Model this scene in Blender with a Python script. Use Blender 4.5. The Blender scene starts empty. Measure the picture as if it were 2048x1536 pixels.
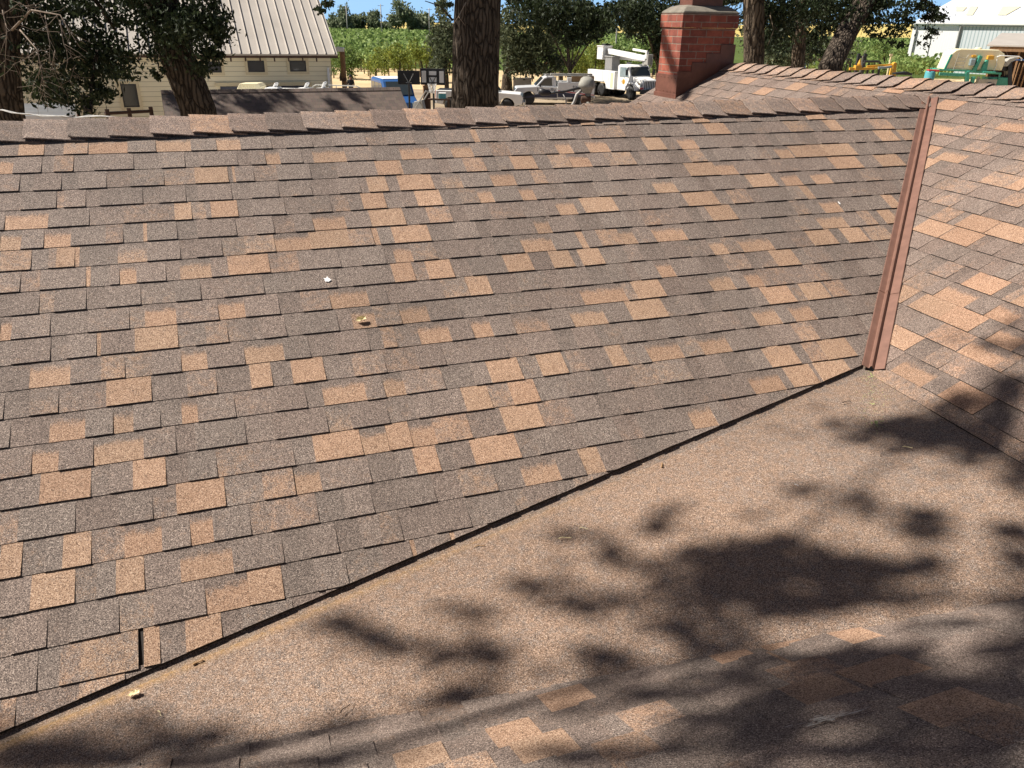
import bpy, bmesh, math, random
from mathutils import Vector, Matrix, noise
S = bpy.context.scene; C = S.collection
V = Vector; R = math.radians
CZ = 5.2                                   # eye height above the yard
# ---------------------------------------------------------------- camera
W = Matrix(((0.99982625, 0.01864035, 0.0), (0.0078756, -0.42242953, 0.90636155), (0.0168949, -0.90620408, -0.42250294)))
F = 1540.0
cam = bpy.data.objects.new('Camera', bpy.data.cameras.new('Camera')); C.objects.link(cam)
m = Matrix((W.col[0], -W.col[1], -W.col[2])).transposed().to_4x4(); m.translation = V((0, 0, CZ))
cam.matrix_world = m
cam.data.sensor_width = 36; cam.data.lens = F / 2048 * 36; cam.data.clip_start = .05; cam.data.clip_end = 12000
S.camera = cam
# ---------------------------------------------------------------- light
SUN_AZ, SUN_EL = -88.0, 50.0               # heading from the view direction (to the left), elevation
L = V((math.cos(R(SUN_EL)) * math.sin(R(SUN_AZ)), math.cos(R(SUN_EL)) * math.cos(R(SUN_AZ)), math.sin(R(SUN_EL))))
wd = bpy.data.worlds.new("World"); S.world = wd; wd.use_nodes = True
sky = wd.node_tree.nodes.new('ShaderNodeTexSky'); sky.sky_type = 'NISHITA'; sky.sun_disc = False
sky.sun_elevation = R(SUN_EL); sky.sun_rotation = R(SUN_AZ); sky.dust_density = 1.0; sky.air_density = .45; sky.ozone_density = .6
wt = wd.node_tree; wg = wt.nodes.new('ShaderNodeTexCoord'); wx = wt.nodes.new('ShaderNodeSeparateXYZ'); wt.links.new(wg.outputs['Generated'], wx.inputs[0])
wr = wt.nodes.new('ShaderNodeValToRGB'); wt.links.new(wx.outputs[2], wr.inputs[0])         # clear blue morning air low over the fields
wr.color_ramp.elements[0].position = 0.0; wr.color_ramp.elements[0].color = (3.4, 7.6, 13.2, 1); wr.color_ramp.elements[1].position = .16; wr.color_ramp.elements[1].color = (0, 0, 0, 1)
wa = wt.nodes.new('ShaderNodeMix'); wa.data_type = 'RGBA'; wa.blend_type = 'ADD'; wa.inputs[0].default_value = 1.0
wt.links.new(sky.outputs[0], wa.inputs[6]); wt.links.new(wr.outputs[0], wa.inputs[7]); wt.links.new(wa.outputs[2], wt.nodes['Background'].inputs[0])
wd.node_tree.nodes['Background'].inputs[1].default_value = 0.04
sun = bpy.data.objects.new('Sun', bpy.data.lights.new('Sun', 'SUN')); C.objects.link(sun)
sun.data.energy = 5.0; sun.data.angle = R(.53); sun.data.color = (1.0, .93, .84)
sun.rotation_euler = L.to_track_quat('Z', 'Y').to_euler(); sun.location = L * 60
S.view_settings.view_transform = 'Standard'; S.view_settings.look = 'None'
S.view_settings.exposure = 0.77; S.view_settings.gamma = 1.0
S.cycles.max_bounces = 6; S.cycles.transparent_max_bounces = 8

def ray(x, y): return W @ V(((x - 1024) / F, (y - 768) / F, 1.0))
def at(x, y, Y):                            # the point Y metres ahead seen at that spot of the photograph
    r = ray(x, y); r = r * (Y / r.y); return V((r.x, r.y, r.z + CZ))
def gnd(x, Y): p = at(x, 100, Y); return V((p.x, p.y, 0))
# ---------------------------------------------------------------- materials
def nt(name):
    mt = bpy.data.materials.new(name); mt.use_nodes = True
    t = mt.node_tree; b = t.nodes['Principled BSDF']
    return mt, t, b
def N(t, kind, **kw):
    n = t.nodes.new('ShaderNode' + kind)
    for k, v in kw.items():
        if k in n.inputs and not hasattr(n, k): n.inputs[k].default_value = v
        else: setattr(n, k, v)
    return n
def ramp(t, src, stops, interp='LINEAR'):
    n = t.nodes.new('ShaderNodeValToRGB'); n.color_ramp.interpolation = interp
    e = n.color_ramp.elements
    while len(e) < len(stops): e.new(.5)
    for q, (p, c) in zip(e, stops): q.position = p; q.color = (*c, 1)
    t.links.new(src, n.inputs[0]); return n.outputs[0]
def mix(t, f, a, b, blend='MIX'):
    n = t.nodes.new('ShaderNodeMix'); n.data_type = 'RGBA'; n.blend_type = blend
    for s, v in ((n.inputs[0], f), (n.inputs[6], a), (n.inputs[7], b)):
        if isinstance(v, (int, float)): s.default_value = v
        elif isinstance(v, tuple): s.default_value = (*v, 1) if len(v) == 3 else v
        else: t.links.new(v, s)
    return n.outputs[2]
def mth(t, op, a, b=0.0, c=None):
    n = t.nodes.new('ShaderNodeMath'); n.operation = op
    for s, v in zip(n.inputs, (a, b, c)):
        if v is None: continue
        if isinstance(v, (int, float)): s.default_value = v
        else: t.links.new(v, s)
    return n.outputs[0]
def tex(t, kind, scale, vec, **kw):
    n = t.nodes.new('ShaderNodeTex' + kind); n.inputs['Scale'].default_value = scale
    for k, v in kw.items():
        if k in n.inputs: n.inputs[k].default_value = v
        else: setattr(n, k, v)
    if vec is not None: t.links.new(vec, n.inputs['Vector'])
    return n
def co(t): return t.nodes.new('ShaderNodeTexCoord').outputs['Object']
def bump(t, b, h, s=.3, d=.01):
    n = t.nodes.new('ShaderNodeBump'); n.inputs['Strength'].default_value = s; n.inputs['Distance'].default_value = d
    t.links.new(h, n.inputs['Height']); t.links.new(n.outputs[0], b.inputs['Normal'])
def plain(name, c, rough=.6, metal=0.0, var=.18, scale=6.0, spec=.5, bmp=0):
    mt, t, b = nt(name); v = co(t)
    n1 = tex(t, 'Noise', scale, v, Detail=6.0, Roughness=.65)
    f = ramp(t, n1.outputs[0], [(.3, (0, 0, 0)), (.7, (1, 1, 1))])
    lo = tuple(x * (1 - var) for x in c); hi = tuple(min(1, x * (1 + var * .6)) for x in c)
    t.links.new(mix(t, f, lo, hi), b.inputs['Base Color'])
    b.inputs['Roughness'].default_value = rough; b.inputs['Metallic'].default_value = metal
    b.inputs['Specular IOR Level'].default_value = spec
    if bmp: bump(t, b, tex(t, 'Noise', scale * 8, v, Detail=4.0).outputs[0], bmp)
    return mt

def granule(name, cap=False, sheet=False):
    """asphalt shingle: crushed stone grains; vertex colour r = share of tan grains, g = lightness, b = redness"""
    mt, t, b = nt(name); v = co(t)
    if not cap:
        at_ = t.nodes.new('ShaderNodeVertexColor'); at_.layer_name = 'mix'
        sp = t.nodes.new('ShaderNodeSeparateColor'); t.links.new(at_.outputs[0], sp.inputs[0]); r, g, bl = sp.outputs[:3]
    else:
        oi = t.nodes.new('ShaderNodeObjectInfo')
        r = mth(t, 'MULTIPLY', mth(t, 'POWER', oi.outputs['Random'], 1.4), .60)
        g = mth(t, 'ADD', mth(t, 'FRACT', mth(t, 'MULTIPLY', oi.outputs['Random'], 17.3)), .22); bl = mth(t, 'FRACT', mth(t, 'MULTIPLY', oi.outputs['Random'], 7.7)); bl = mth(t, 'ADD', bl, .5)
    grain = tex(t, 'Noise', 260.0, v, Detail=3.0, Roughness=.8).outputs[0]
    fine = tex(t, 'Voronoi', 380.0, v).outputs['Color']
    fs = t.nodes.new('ShaderNodeSeparateColor'); t.links.new(fine, fs.inputs[0])
    pick = mth(t, 'ADD', mth(t, 'MULTIPLY', mth(t, 'SUBTRACT', grain, .5), 1.5), mth(t, 'MULTIPLY', fs.outputs[0], .62)); pick = mth(t, 'ADD', pick, .18)
    mid = tex(t, 'Noise', 26.0, v, Detail=5.0, Roughness=.7).outputs[0]
    rr = mth(t, 'ADD', r, mth(t, 'MULTIPLY', mth(t, 'SUBTRACT', mid, .5), 1.6))
    rr = mth(t, 'ADD', rr, mth(t, 'MULTIPLY', mth(t, 'SUBTRACT', fs.outputs[1], .5), .5))
    tanf = ramp(t, rr, [(.22, (0, 0, 0)), (.72, (1, 1, 1))])
    grey = ramp(t, pick, [(.12, (.026, .020, .018)), (.34, (.118, .093, .079)), (.58, (.200, .160, .136)), (.80, (.345, .280, .235)), (.95, (.60, .52, .45))])
    tan = ramp(t, pick, [(.12, (.07, .040, .026)), (.34, (.255, .160, .103)), (.58, (.375, .248, .165)), (.80, (.51, .36, .255)), (.95, (.70, .55, .42))])
    if sheet:
        tan = ramp(t, pick, [(.12, (.045, .027, .019)), (.34, (.165, .103, .068)), (.58, (.270, .181, .126)), (.80, (.42, .292, .212)), (.95, (.66, .51, .38))])
    col = mix(t, tanf, grey, tan)
    red = mix(t, mth(t, 'MULTIPLY', bl, .5), (1, 1, 1), (1.09, .97, .93)); col = mix(t, 1.0, col, red, 'MULTIPLY')
    big = tex(t, 'Noise', 1.3, v, Detail=4.0).outputs[0]
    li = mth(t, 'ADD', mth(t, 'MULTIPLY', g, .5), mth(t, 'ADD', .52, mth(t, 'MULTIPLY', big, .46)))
    cx = t.nodes.new('ShaderNodeCombineXYZ')
    for i in range(3): t.links.new(li, cx.inputs[i])
    col = mix(t, 1.0, col, cx.outputs[0], 'MULTIPLY')
    if sheet:                                # washed-down pollen along the low line, vertex colour b
        d = mth(t, 'MULTIPLY', bl, mth(t, 'ADD', -.5, mth(t, 'MULTIPLY', tex(t, 'Noise', 60.0, v, Detail=5.0, Roughness=.75).outputs[0], 1.9)))
        n = mth(t, 'MINIMUM', mth(t, 'MAXIMUM', d, 0.0), .75)
        col = mix(t, n, col, (.42, .25, .075))
    t.links.new(col, b.inputs['Base Color']); b.inputs['Roughness'].default_value = .82; b.inputs['Specular IOR Level'].default_value = .35
    bump(t, b, pick, .55, .0025)
    return mt

def leafmat(name, c, c2, trans=.25):
    mt, t, b = nt(name)
    g = t.nodes.new('ShaderNodeNewGeometry'); v = co(t)
    n = tex(t, 'Noise', .8, v, Detail=3.0).outputs[0]
    f = mth(t, 'ADD', mth(t, 'MULTIPLY', g.outputs['Random Per Island'], .75), mth(t, 'MULTIPLY', mth(t, 'SUBTRACT', n, .5), .8))
    col = ramp(t, f, [(0.0, tuple(x * .6 for x in c)), (.45, c), (1.0, c2)])
    t.links.new(col, b.inputs['Base Color']); b.inputs['Roughness'].default_value = .55; b.inputs['Specular IOR Level'].default_value = .22
    tr = t.nodes.new('ShaderNodeBsdfTranslucent'); t.links.new(col, tr.inputs[0])
    ms = t.nodes.new('ShaderNodeMixShader'); ms.inputs[0].default_value = trans
    t.links.new(b.outputs[0], ms.inputs[1]); t.links.new(tr.outputs[0], ms.inputs[2])
    t.links.new(ms.outputs[0], t.nodes['Material Output'].inputs[0]); return mt

def barkmat(name, c1, c2, sc=16.0):
    mt, t, b = nt(name); v = co(t)
    mp = N(t, 'Mapping'); mp.inputs['Scale'].default_value = (1, 1, .16); t.links.new(v, mp.inputs[0])
    w = tex(t, 'Noise', 3.0, v, Detail=3.0)
    ad = t.nodes.new('ShaderNodeVectorMath'); ad.operation = 'MULTIPLY_ADD'
    t.links.new(w.outputs[1], ad.inputs[0]); ad.inputs[1].default_value = (.12, .12, .12); t.links.new(mp.outputs[0], ad.inputs[2])
    vo = tex(t, 'Voronoi', sc, ad.outputs[0], feature='DISTANCE_TO_EDGE').outputs['Distance']
    nz = tex(t, 'Noise', sc * 2.2, ad.outputs[0], Detail=5.0, Roughness=.7).outputs[0]
    h = mth(t, 'ADD', mth(t, 'MINIMUM', mth(t, 'MULTIPLY', vo, 3.2), .9), mth(t, 'MULTIPLY', nz, .5))
    t.links.new(ramp(t, h, [(.15, c1), (.75, c2), (1.0, tuple(x * 1.3 for x in c2))]), b.inputs['Base Color'])
    b.inputs['Roughness'].default_value = .95; b.inputs['Specular IOR Level'].default_value = .1
    bump(t, b, h, 1.0, .03); return mt

MT = {}
def M(k): return MT[k]
MT['shingle'] = granule('shingle'); MT['capshingle'] = granule('capshingle', cap=True); MT['sheet'] = granule('sheet', sheet=True)
MT['cutedge'] = plain('asphalt_cut_edge', (.022, .018, .016), .9, 0, .3, 80)
MT['rust'] = plain('rusty_red', (.22, .07, .05), .8, 0, .3, 6)
MT['copper'] = plain('brown_flashing', (.20, .108, .080), .45, 0, .22, 14, .5)
MT['copper2'] = plain('brown_flashing_worn', (.15, .062, .042), .5, 0, .35, 9, .4)
MT['deck'] = plain('roof_deck', (.03, .025, .022), .9)
MT['stucco'] = plain('house_wall', (.55, .5, .42), .9)
MT['cream'] = plain('cream_paint', (.86, .80, .60), .6, 0, .05, 1.5)
MT['trimcream'] = plain('trim_paint', (.72, .62, .40), .6, 0, .06)
MT['barnroof'] = plain('barn_roof', (.70, .74, .78), .45, .1, .08, .4)
MT['white'] = plain('white_paint', (.82, .82, .80), .35, 0, .05, 3)
MT['silver'] = plain('silver_paint', (.66, .67, .68), .3, .1, .06, 3)
MT['navy'] = plain('navy_paint', (.012, .016, .05), .3)
MT['redpaint'] = plain('red_paint', (.55, .05, .06), .4)
MT['blue'] = plain('blue_paint', (.03, .10, .28), .3, .1, .08, 2)
MT['black'] = plain('black_rubber', (.018, .018, .018), .7)
MT['blackmetal'] = plain('black_metal', (.02, .02, .022), .45)
MT['glass'] = plain('dark_glass', (.035, .045, .05), .08, 0, .1, 3, .8)
MT['paleglass'] = plain('pale_glass', (.25, .33, .36), .1, 0, .2, 3, .8)
MT['chrome'] = plain('chrome', (.6, .6, .6), .25, .9, .05)
MT['grey'] = plain('grey_metal', (.32, .32, .31), .5, .3, .15, 8)
MT['galv'] = plain('weathered_galvanised', (.42, .41, .37), .6, .2, .3, 30, .4, .2)
MT['green'] = plain('green_enamel', (.06, .33, .24), .45, 0, .25, 4)
MT['tank'] = plain('cream_plastic', (.80, .72, .48), .45, 0, .08, 2)
MT['yellow'] = plain('yellow_enamel', (.66, .36, .04), .5, 0, .25, 5)
MT['teal'] = plain('teal_plastic', (.08, .33, .38), .5)
MT['wood'] = plain('weathered_wood', (.26, .15, .075), .85, 0, .35, 5)
MT['darkwood'] = plain('dark_wood', (.09, .05, .032), .85, 0, .35, 5)
MT['concrete'] = plain('concrete', (.42, .40, .36), .9, 0, .2, 3)
MT['skin'] = plain('skin', (.35, .2, .14), .6)
MT['cloth'] = plain('dark_cloth', (.02, .021, .026), .9)
MT['cardboard'] = plain('brown_panel', (.24, .16, .085), .85, 0, .3, 3)
MT['twig'] = plain('dry_twig', (.32, .19, .09), .9, 0, .3, 60)
MT['darktwig'] = plain('dark_twig', (.05, .03, .02), .9, 0, .3, 60)
MT['dryleaf'] = plain('dry_leaf', (.72, .62, .36), .8, 0, .3, 60)
MT['greenleaf'] = plain('green_bud', (.36, .40, .15), .7, 0, .3, 60)
MT['splat'] = plain('white_dropping', (.85, .85, .84), .7, 0, .1, 90)
MT['crown'] = plain('mortar_crown', (.20, .18, .145), .95, 0, .3, 12)
MT['head'] = plain('weathered_head', (.32, .31, .27), .7, .1, .35, 25, .3, .2)
MT['deadtwig'] = plain('dead_twig', (.22, .17, .13), .9, 0, .3, 30)
MT['wire'] = plain('cable_sheath', (.36, .35, .33), .6, 0, .3, 20)
MT['amber'] = plain('tail_lamp', (.6, .06, .02), .3)
MT['bark'] = barkmat('oak_bark', (.008, .006, .005), (.085, .068, .053))
MT['bark2'] = barkmat('grey_bark', (.010, .007, .006), (.125, .097, .070), 12.0)
MT['leafdark'] = leafmat('oak_leaf', (.022, .034, .013), (.075, .10, .043), .2)
MT['leafgrey'] = leafmat('live_oak_leaf', (.085, .105, .052), (.27, .29, .165), .28)
MT['leafmid'] = leafmat('vine_leaf', (.12, .19, .05), (.36, .43, .14), .4)
MT['leafvine'] = leafmat('vineyard_leaf', (.22, .32, .09), (.52, .60, .24), .4)
MT['leafyel'] = leafmat('pale_leaf', (.20, .25, .05), (.52, .54, .12), .45)
MT['leaffar'] = leafmat('distant_leaf', (.20, .24, .14), (.44, .47, .30), .4)  # leaf colour paled to hold the haze of distance
# ---------------------------------------------------------------- mesh helpers
def tag(o, label=None, cat=None, group=None, kind=None):
    for k, v in (('label', label), ('category', cat), ('group', group), ('kind', kind)):
        if v: o[k] = v
    return o
def thing(name, label, cat, loc=(0, 0, 0), rot=0, group=None):
    o = bpy.data.objects.new(name, None); o.empty_display_size = .3; C.objects.link(o)
    o.location = loc; o.rotation_euler = (0, 0, rot)
    return tag(o, label, cat, group)
class MB:
    def __init__(s): s.v = []; s.f = []; s.mi = []; s.c = []
    def add(s, vs, fs, mi=0, col=None):
        b = len(s.v); s.v += [V(p) for p in vs]
        for f in fs: s.f.append([b + i for i in f]); s.mi.append(mi)
        if col is not None: s.c += col if isinstance(col, list) else [col] * len(vs)
    def box(s, c, d, rot=None, mi=0):
        c = V(c); h = V(d) / 2
        vs = [V((x * h.x, y * h.y, z * h.z)) for x in (-1, 1) for y in (-1, 1) for z in (-1, 1)]
        if rot is not None: vs = [rot @ p for p in vs]
        s.add([c + p for p in vs], [(0, 1, 3, 2), (4, 6, 7, 5), (0, 4, 5, 1), (2, 3, 7, 6), (0, 2, 6, 4), (1, 5, 7, 3)], mi)
    def bar(s, a, b, w, h=None, mi=0):
        a, b = V(a), V(b); d = b - a; q = d.to_track_quat('X', 'Z').to_matrix()
        s.box((a + b) / 2, (d.length, w, h or w), q, mi)
    def tube(s, pts, rad, n=8, mi=0, caps=True):
        pts = [V(p) for p in pts]; rad = rad if isinstance(rad, (list, tuple)) else [rad] * len(pts); b = len(s.v)
        up = V((.13, .31, .94)); vs = []
        for i, p in enumerate(pts):
            d = (pts[min(i + 1, len(pts) - 1)] - pts[max(i - 1, 0)]).normalized()
            x = d.cross(up if abs(d.dot(up.normalized())) < .98 else V((1, 0, 0))).normalized(); y = d.cross(x)
            for k in range(n):
                a = 2 * math.pi * k / n; vs.append(p + (x * math.cos(a) + y * math.sin(a)) * rad[i])
        fs = [(i * n + k, i * n + (k + 1) % n, (i + 1) * n + (k + 1) % n, (i + 1) * n + k) for i in range(len(pts) - 1) for k in range(n)]
        if caps: fs += [tuple(range(n - 1, -1, -1)), tuple((len(pts) - 1) * n + k for k in range(n))]
        s.add(vs, fs, mi)
    def prism(s, prof, a, b, ax='y', mi=0):      # profile (x,z) pulled along y (or along x for profile (y,z))
        n = len(prof); f = (lambda p, t: V((p[0], t, p[1]))) if ax == 'y' else (lambda p, t: V((t, p[0], p[1])))
        if ax == 'z': f = lambda p, t: V((p[0], p[1], t))
        vs = [f(p, a) for p in prof] + [f(p, b) for p in prof]
        s.add(vs, [tuple(range(n)), tuple(range(2 * n - 1, n - 1, -1))] + [(i, i + n, (i + 1) % n + n, (i + 1) % n) for i in range(n)], mi)
    def lathe(s, prof, n=20, c=(0, 0, 0), axis='z', mi=0):
        c = V(c); vs = []
        for r, z in prof:
            for k in range(n):
                a = 2 * math.pi * k / n; p = V((r * math.cos(a), r * math.sin(a), z))
                if axis == 'y': p = V((p.x, p.z, p.y))
                if axis == 'x': p = V((p.z, p.x, p.y))
                vs.append(c + p)
        m_ = len(prof)
        s.add(vs, [(i * n + k, i * n + (k + 1) % n, (i + 1) * n + (k + 1) % n, (i + 1) * n + k) for i in range(m_ - 1) for k in range(n)] + [tuple(range(n)), tuple((m_ - 1) * n + k for k in range(n))], mi)
    def quad(s, a, b, c, d, mi=0): s.add([a, b, c, d], [(0, 1, 2, 3)], mi)
    def build(s, name, mats, parent=None, smooth=False, bevel=0, label=None, recalc=True):
        me = bpy.data.meshes.new(name); me.from_pydata([tuple(p) for p in s.v], [], s.f)
        mats = mats if isinstance(mats, (list, tuple)) else [mats]
        for q in mats: me.materials.append(MT[q])
        me.polygons.foreach_set('material_index', s.mi)
        if smooth: me.polygons.foreach_set('use_smooth', [True] * len(s.f))
        if s.c:
            a = me.color_attributes.new('mix', 'FLOAT_COLOR', 'POINT')
            a.data.foreach_set('color', [x for c in s.c for x in (*c, 1.0)])
        if recalc:
            bm = bmesh.new(); bm.from_mesh(me); bmesh.ops.recalc_face_normals(bm, faces=bm.faces); bm.to_mesh(me); bm.free()
        me.update(); o = bpy.data.objects.new(name, me); C.objects.link(o)
        if parent: o.parent = parent
        if bevel:
            md = o.modifiers.new('edge', 'BEVEL'); md.width = bevel; md.segments = 2; md.limit_method = 'ANGLE'; md.angle_limit = R(35)
        if label: o['label'] = label
        return o
def copy_tree(o, parent=None):
    c = o.copy(); C.objects.link(c); c.parent = parent
    for ch in [x for x in bpy.data.objects if x.parent == o]: copy_tree(ch, c)
    return c
rnd = random.Random(7)
ATAN= {1:[(-2.825,-2.648,'L'),(-2.484,-2.365,'T'),(-2.267,-2.142,'L'),(-1.516,-1.327,'T'),(-1.142,-0.961,'T'),(-0.265,-0.067,'T'),(0.452,0.552,'T'),(1.321,1.449,'T'),(2.304,2.465,'T')],2:[(-2.853,-2.733,'T'),(-2.639,-2.523,'L'),(-2.518,-2.326,'F'),(-2.183,-2.0,'F'),(-1.864,-1.733,'F'),(-0.338,-0.298,'N'),(0.613,0.729,'L'),(1.379,1.556,'T'),(2.064,2.264,'L'),(2.417,2.542,'T'),(2.833,3.021,'L')],3:[(-2.931,-2.87,'F'),(-2.68,-2.59,'L'),(-1.61,-1.53,'F'),(-1.344,-1.156,'F'),(-0.827,-0.644,'F'),(-0.511,-0.376,'F'),(0.186,0.295,'F'),(0.405,0.557,'F'),(0.835,0.976,'T'),(1.088,1.226,'F'),(2.797,2.969,'T'),(3.022,3.124,'T')],4:[(-1.993,-1.822,'T'),(-1.798,-1.785,'N'),(-0.999,-0.865,'T'),(-0.462,-0.331,'L'),(-0.155,0.001,'T'),(0.103,0.23,'L'),(0.237,0.373,'F'),(0.551,0.69,'L'),(1.103,1.223,'L'),(1.802,1.928,'F'),(1.937,2.222,'T'),(2.226,2.48,'T')],5:[(-2.661,-2.627,'R'),(-1.075,-0.963,'T'),(-0.895,-0.692,'T'),(-0.635,-0.518,'f'),(-0.333,-0.182,'F'),(-0.065,0.021,'L'),(1.028,1.25,'T'),(1.254,1.395,'F'),(2.194,2.44,'T'),(2.602,2.822,'T')],6:[(-2.881,-2.692,'F'),(-2.109,-2.026,'T'),(-1.93,-1.796,'T'),(-1.132,-1.002,'T'),(-0.823,-0.675,'T'),(-0.454,-0.364,'F'),(-0.191,-0.101,'F'),(0.709,0.869,'F'),(1.426,1.632,'T'),(1.689,1.832,'F'),(1.931,2.082,'F')],7:[(-2.893,-2.802,'F'),(-2.706,-2.588,'F'),(-2.432,-2.355,'l'),(-2.261,-2.244,'N'),(-1.424,-1.251,'F'),(-1.114,-0.923,'T'),(-0.789,-0.654,'L'),(-0.003,0.117,'F'),(0.167,0.388,'T'),(0.876,1.107,'T'),(1.209,1.357,'L'),(1.78,1.849,'N')],8:[(-2.883,-2.753,'L'),(-2.647,-2.568,'T'),(-2.379,-2.248,'f'),(-1.784,-1.638,'L'),(-1.636,-1.46,'F'),(-1.46,-1.253,'T'),(-1.253,-1.127,'L'),(-1.124,-1.094,'N'),(-1.017,-0.813,'T'),(-0.187,-0.096,'F'),(0.981,1.165,'T'),(1.839,1.985,'F'),(2.381,2.472,'T')],9:[(-2.373,-2.298,'F'),(-2.102,-1.959,'F'),(-1.879,-1.681,'T'),(-1.041,-0.946,'F'),(-0.315,-0.126,'F'),(0.037,0.081,'N'),(0.167,0.307,'L'),(0.31,0.399,'F'),(0.523,0.735,'F'),(1.723,1.938,'F'),(2.077,2.173,'L'),(2.248,2.354,'T')],10:[(-1.075,-0.964,'T'),(-0.891,-0.753,'T'),(-0.453,-0.3,'T'),(-0.18,-0.055,'T'),(-0.003,0.131,'T'),(0.847,0.949,'F'),(1.052,1.281,'F'),(1.578,1.764,'T'),(1.846,2.006,'T'),(2.035,2.203,'L')],11:[(-2.854,-2.808,'F'),(-2.267,-2.133,'F'),(-1.947,-1.826,'F'),(-1.422,-1.232,'F'),(-0.843,-0.707,'l'),(-0.705,-0.582,'T'),(0.424,0.526,'F'),(1.222,1.387,'T')],12:[(-2.469,-2.451,'N'),(-2.312,-2.131,'T'),(-2.01,-1.915,'l'),(-1.337,-1.224,'F'),(-1.098,-0.954,'F'),(-0.101,0.158,'F'),(0.22,0.397,'T'),(0.7,0.854,'F'),(0.947,1.047,'F'),(1.387,1.519,'l')],13:[(-2.724,-2.569,'F'),(-2.448,-2.355,'L'),(-2.125,-2.015,'F'),(-1.854,-1.68,'F'),(-1.214,-1.15,'L'),(-1.033,-0.877,'F'),(-0.759,-0.658,'F'),(-0.539,-0.351,'f'),(-0.214,-0.019,'F'),(0.127,0.346,'T'),(1.0,1.191,'T'),(1.269,1.434,'T'),(1.452,1.577,'L')],14:[(-2.428,-2.251,'T'),(-1.84,-1.748,'T'),(-1.658,-1.513,'T'),(0.851,1.008,'F'),(1.097,1.246,'F')],15:[(-2.638,-2.507,'F'),(-2.403,-2.325,'F'),(-2.136,-2.072,'F'),(-1.541,-1.351,'F'),(-1.265,-1.168,'F'),(-0.75,-0.587,'T'),(-0.486,-0.349,'T'),(-0.107,-0.013,'T'),(0.114,0.311,'F'),(0.43,0.604,'F'),(1.048,1.177,'L')],16:[(-2.696,-2.6,'F'),(-2.476,-2.289,'F'),(-1.545,-1.442,'f'),(-0.913,-0.785,'T'),(-0.679,-0.546,'T'),(0.776,0.964,'T'),(1.036,1.137,'L'),(1.143,1.339,'T')],17:[(-2.661,-2.483,'T'),(-2.331,-2.209,'T'),(-1.62,-1.418,'T'),(-1.416,-1.303,'F'),(-1.301,-1.199,'T'),(-1.197,-1.089,'F'),(-1.089,-0.924,'L'),(-0.76,-0.572,'T'),(0.591,0.784,'F'),(0.832,1.003,'T'),(1.029,1.235,'T')],18:[(-2.175,-1.993,'T'),(-1.845,-1.721,'L'),(-1.717,-1.615,'F'),(-1.21,-1.105,'T'),(-0.948,-0.732,'T'),(0.166,0.3,'F')],19:[(-2.777,-2.707,'T'),(-2.573,-2.478,'T'),(-2.365,-2.234,'F'),(-2.133,-2.049,'F'),(-0.759,-0.586,'F'),(-0.465,-0.367,'N')],20:[(-2.671,-2.53,'T'),(-2.395,-2.299,'T'),(-2.174,-1.988,'F'),(-1.417,-1.334,'l')],21:[(-2.095,-1.944,'F'),(-1.943,-1.819,'T'),(-1.147,-1.126,'N')],22:[(-2.506,-2.325,'L'),(-2.325,-2.309,'X'),(-2.307,-2.255,'T'),(-2.169,-2.048,'T')],23:[(-2.739,-2.696,'L'),(-2.509,-2.369,'L')]}
DTAN= {2:[(-4.917,-4.697,'T'),(-4.049,-3.829,'T'),(-3.623,-3.403,'L'),(-2.104,-1.884,'T')],3:[(-4.394,-4.174,'T'),(-1.364,-1.159,'F')],1:[(-3.172,-2.952,'T'),(-2.813,-2.593,'T')],4:[(-1.883,-1.663,'F')],6:[(-1.633,-1.519,'T'),(-1.454,-1.234,'F')],7:[(-1.503,-1.391,'T'),(-0.929,-0.709,'L'),(-0.721,-0.611,'T')],10:[(-0.878,-0.734,'L'),(-0.673,-0.453,'T'),(-0.447,-0.238,'T'),(-0.301,-0.185,'T')],11:[(-0.875,-0.655,'T'),(-0.648,-0.428,'T')],8:[(-0.622,-0.478,'L')],14:[(-0.226,-0.006,'F'),(0.124,0.281,'F')],13:[(-0.178,0.031,'T'),(0.153,0.234,'T')],15:[(-0.45,-0.318,'T'),(-0.267,-0.047,'T'),(-0.053,0.167,'T'),(0.277,0.44,'F')],16:[(0.016,0.236,'L'),(0.242,0.462,'F'),(0.336,0.517,'L')],18:[(0.095,0.315,'F'),(0.419,0.639,'T')],17:[(-0.191,0.029,'T')]}
CTAN= {-1:[(0.095,0.249,'T'),(0.685,0.813,'T'),(0.867,1.083,'T')],-2:[(-0.382,-0.244,'T'),(-0.113,0.02,'T'),(1.092,1.212,'T')],-3:[(-0.27,-0.15,'L'),(-0.085,0.072,'T'),(0.232,0.389,'L'),(0.738,0.938,'L')],-4:[(0.098,0.241,'L'),(0.102,0.23,'L'),(0.678,0.858,'T'),(0.883,1.103,'T')],-6:[(0.825,1.036,'T')],-7:[(0.851,1.037,'L')]}
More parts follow.
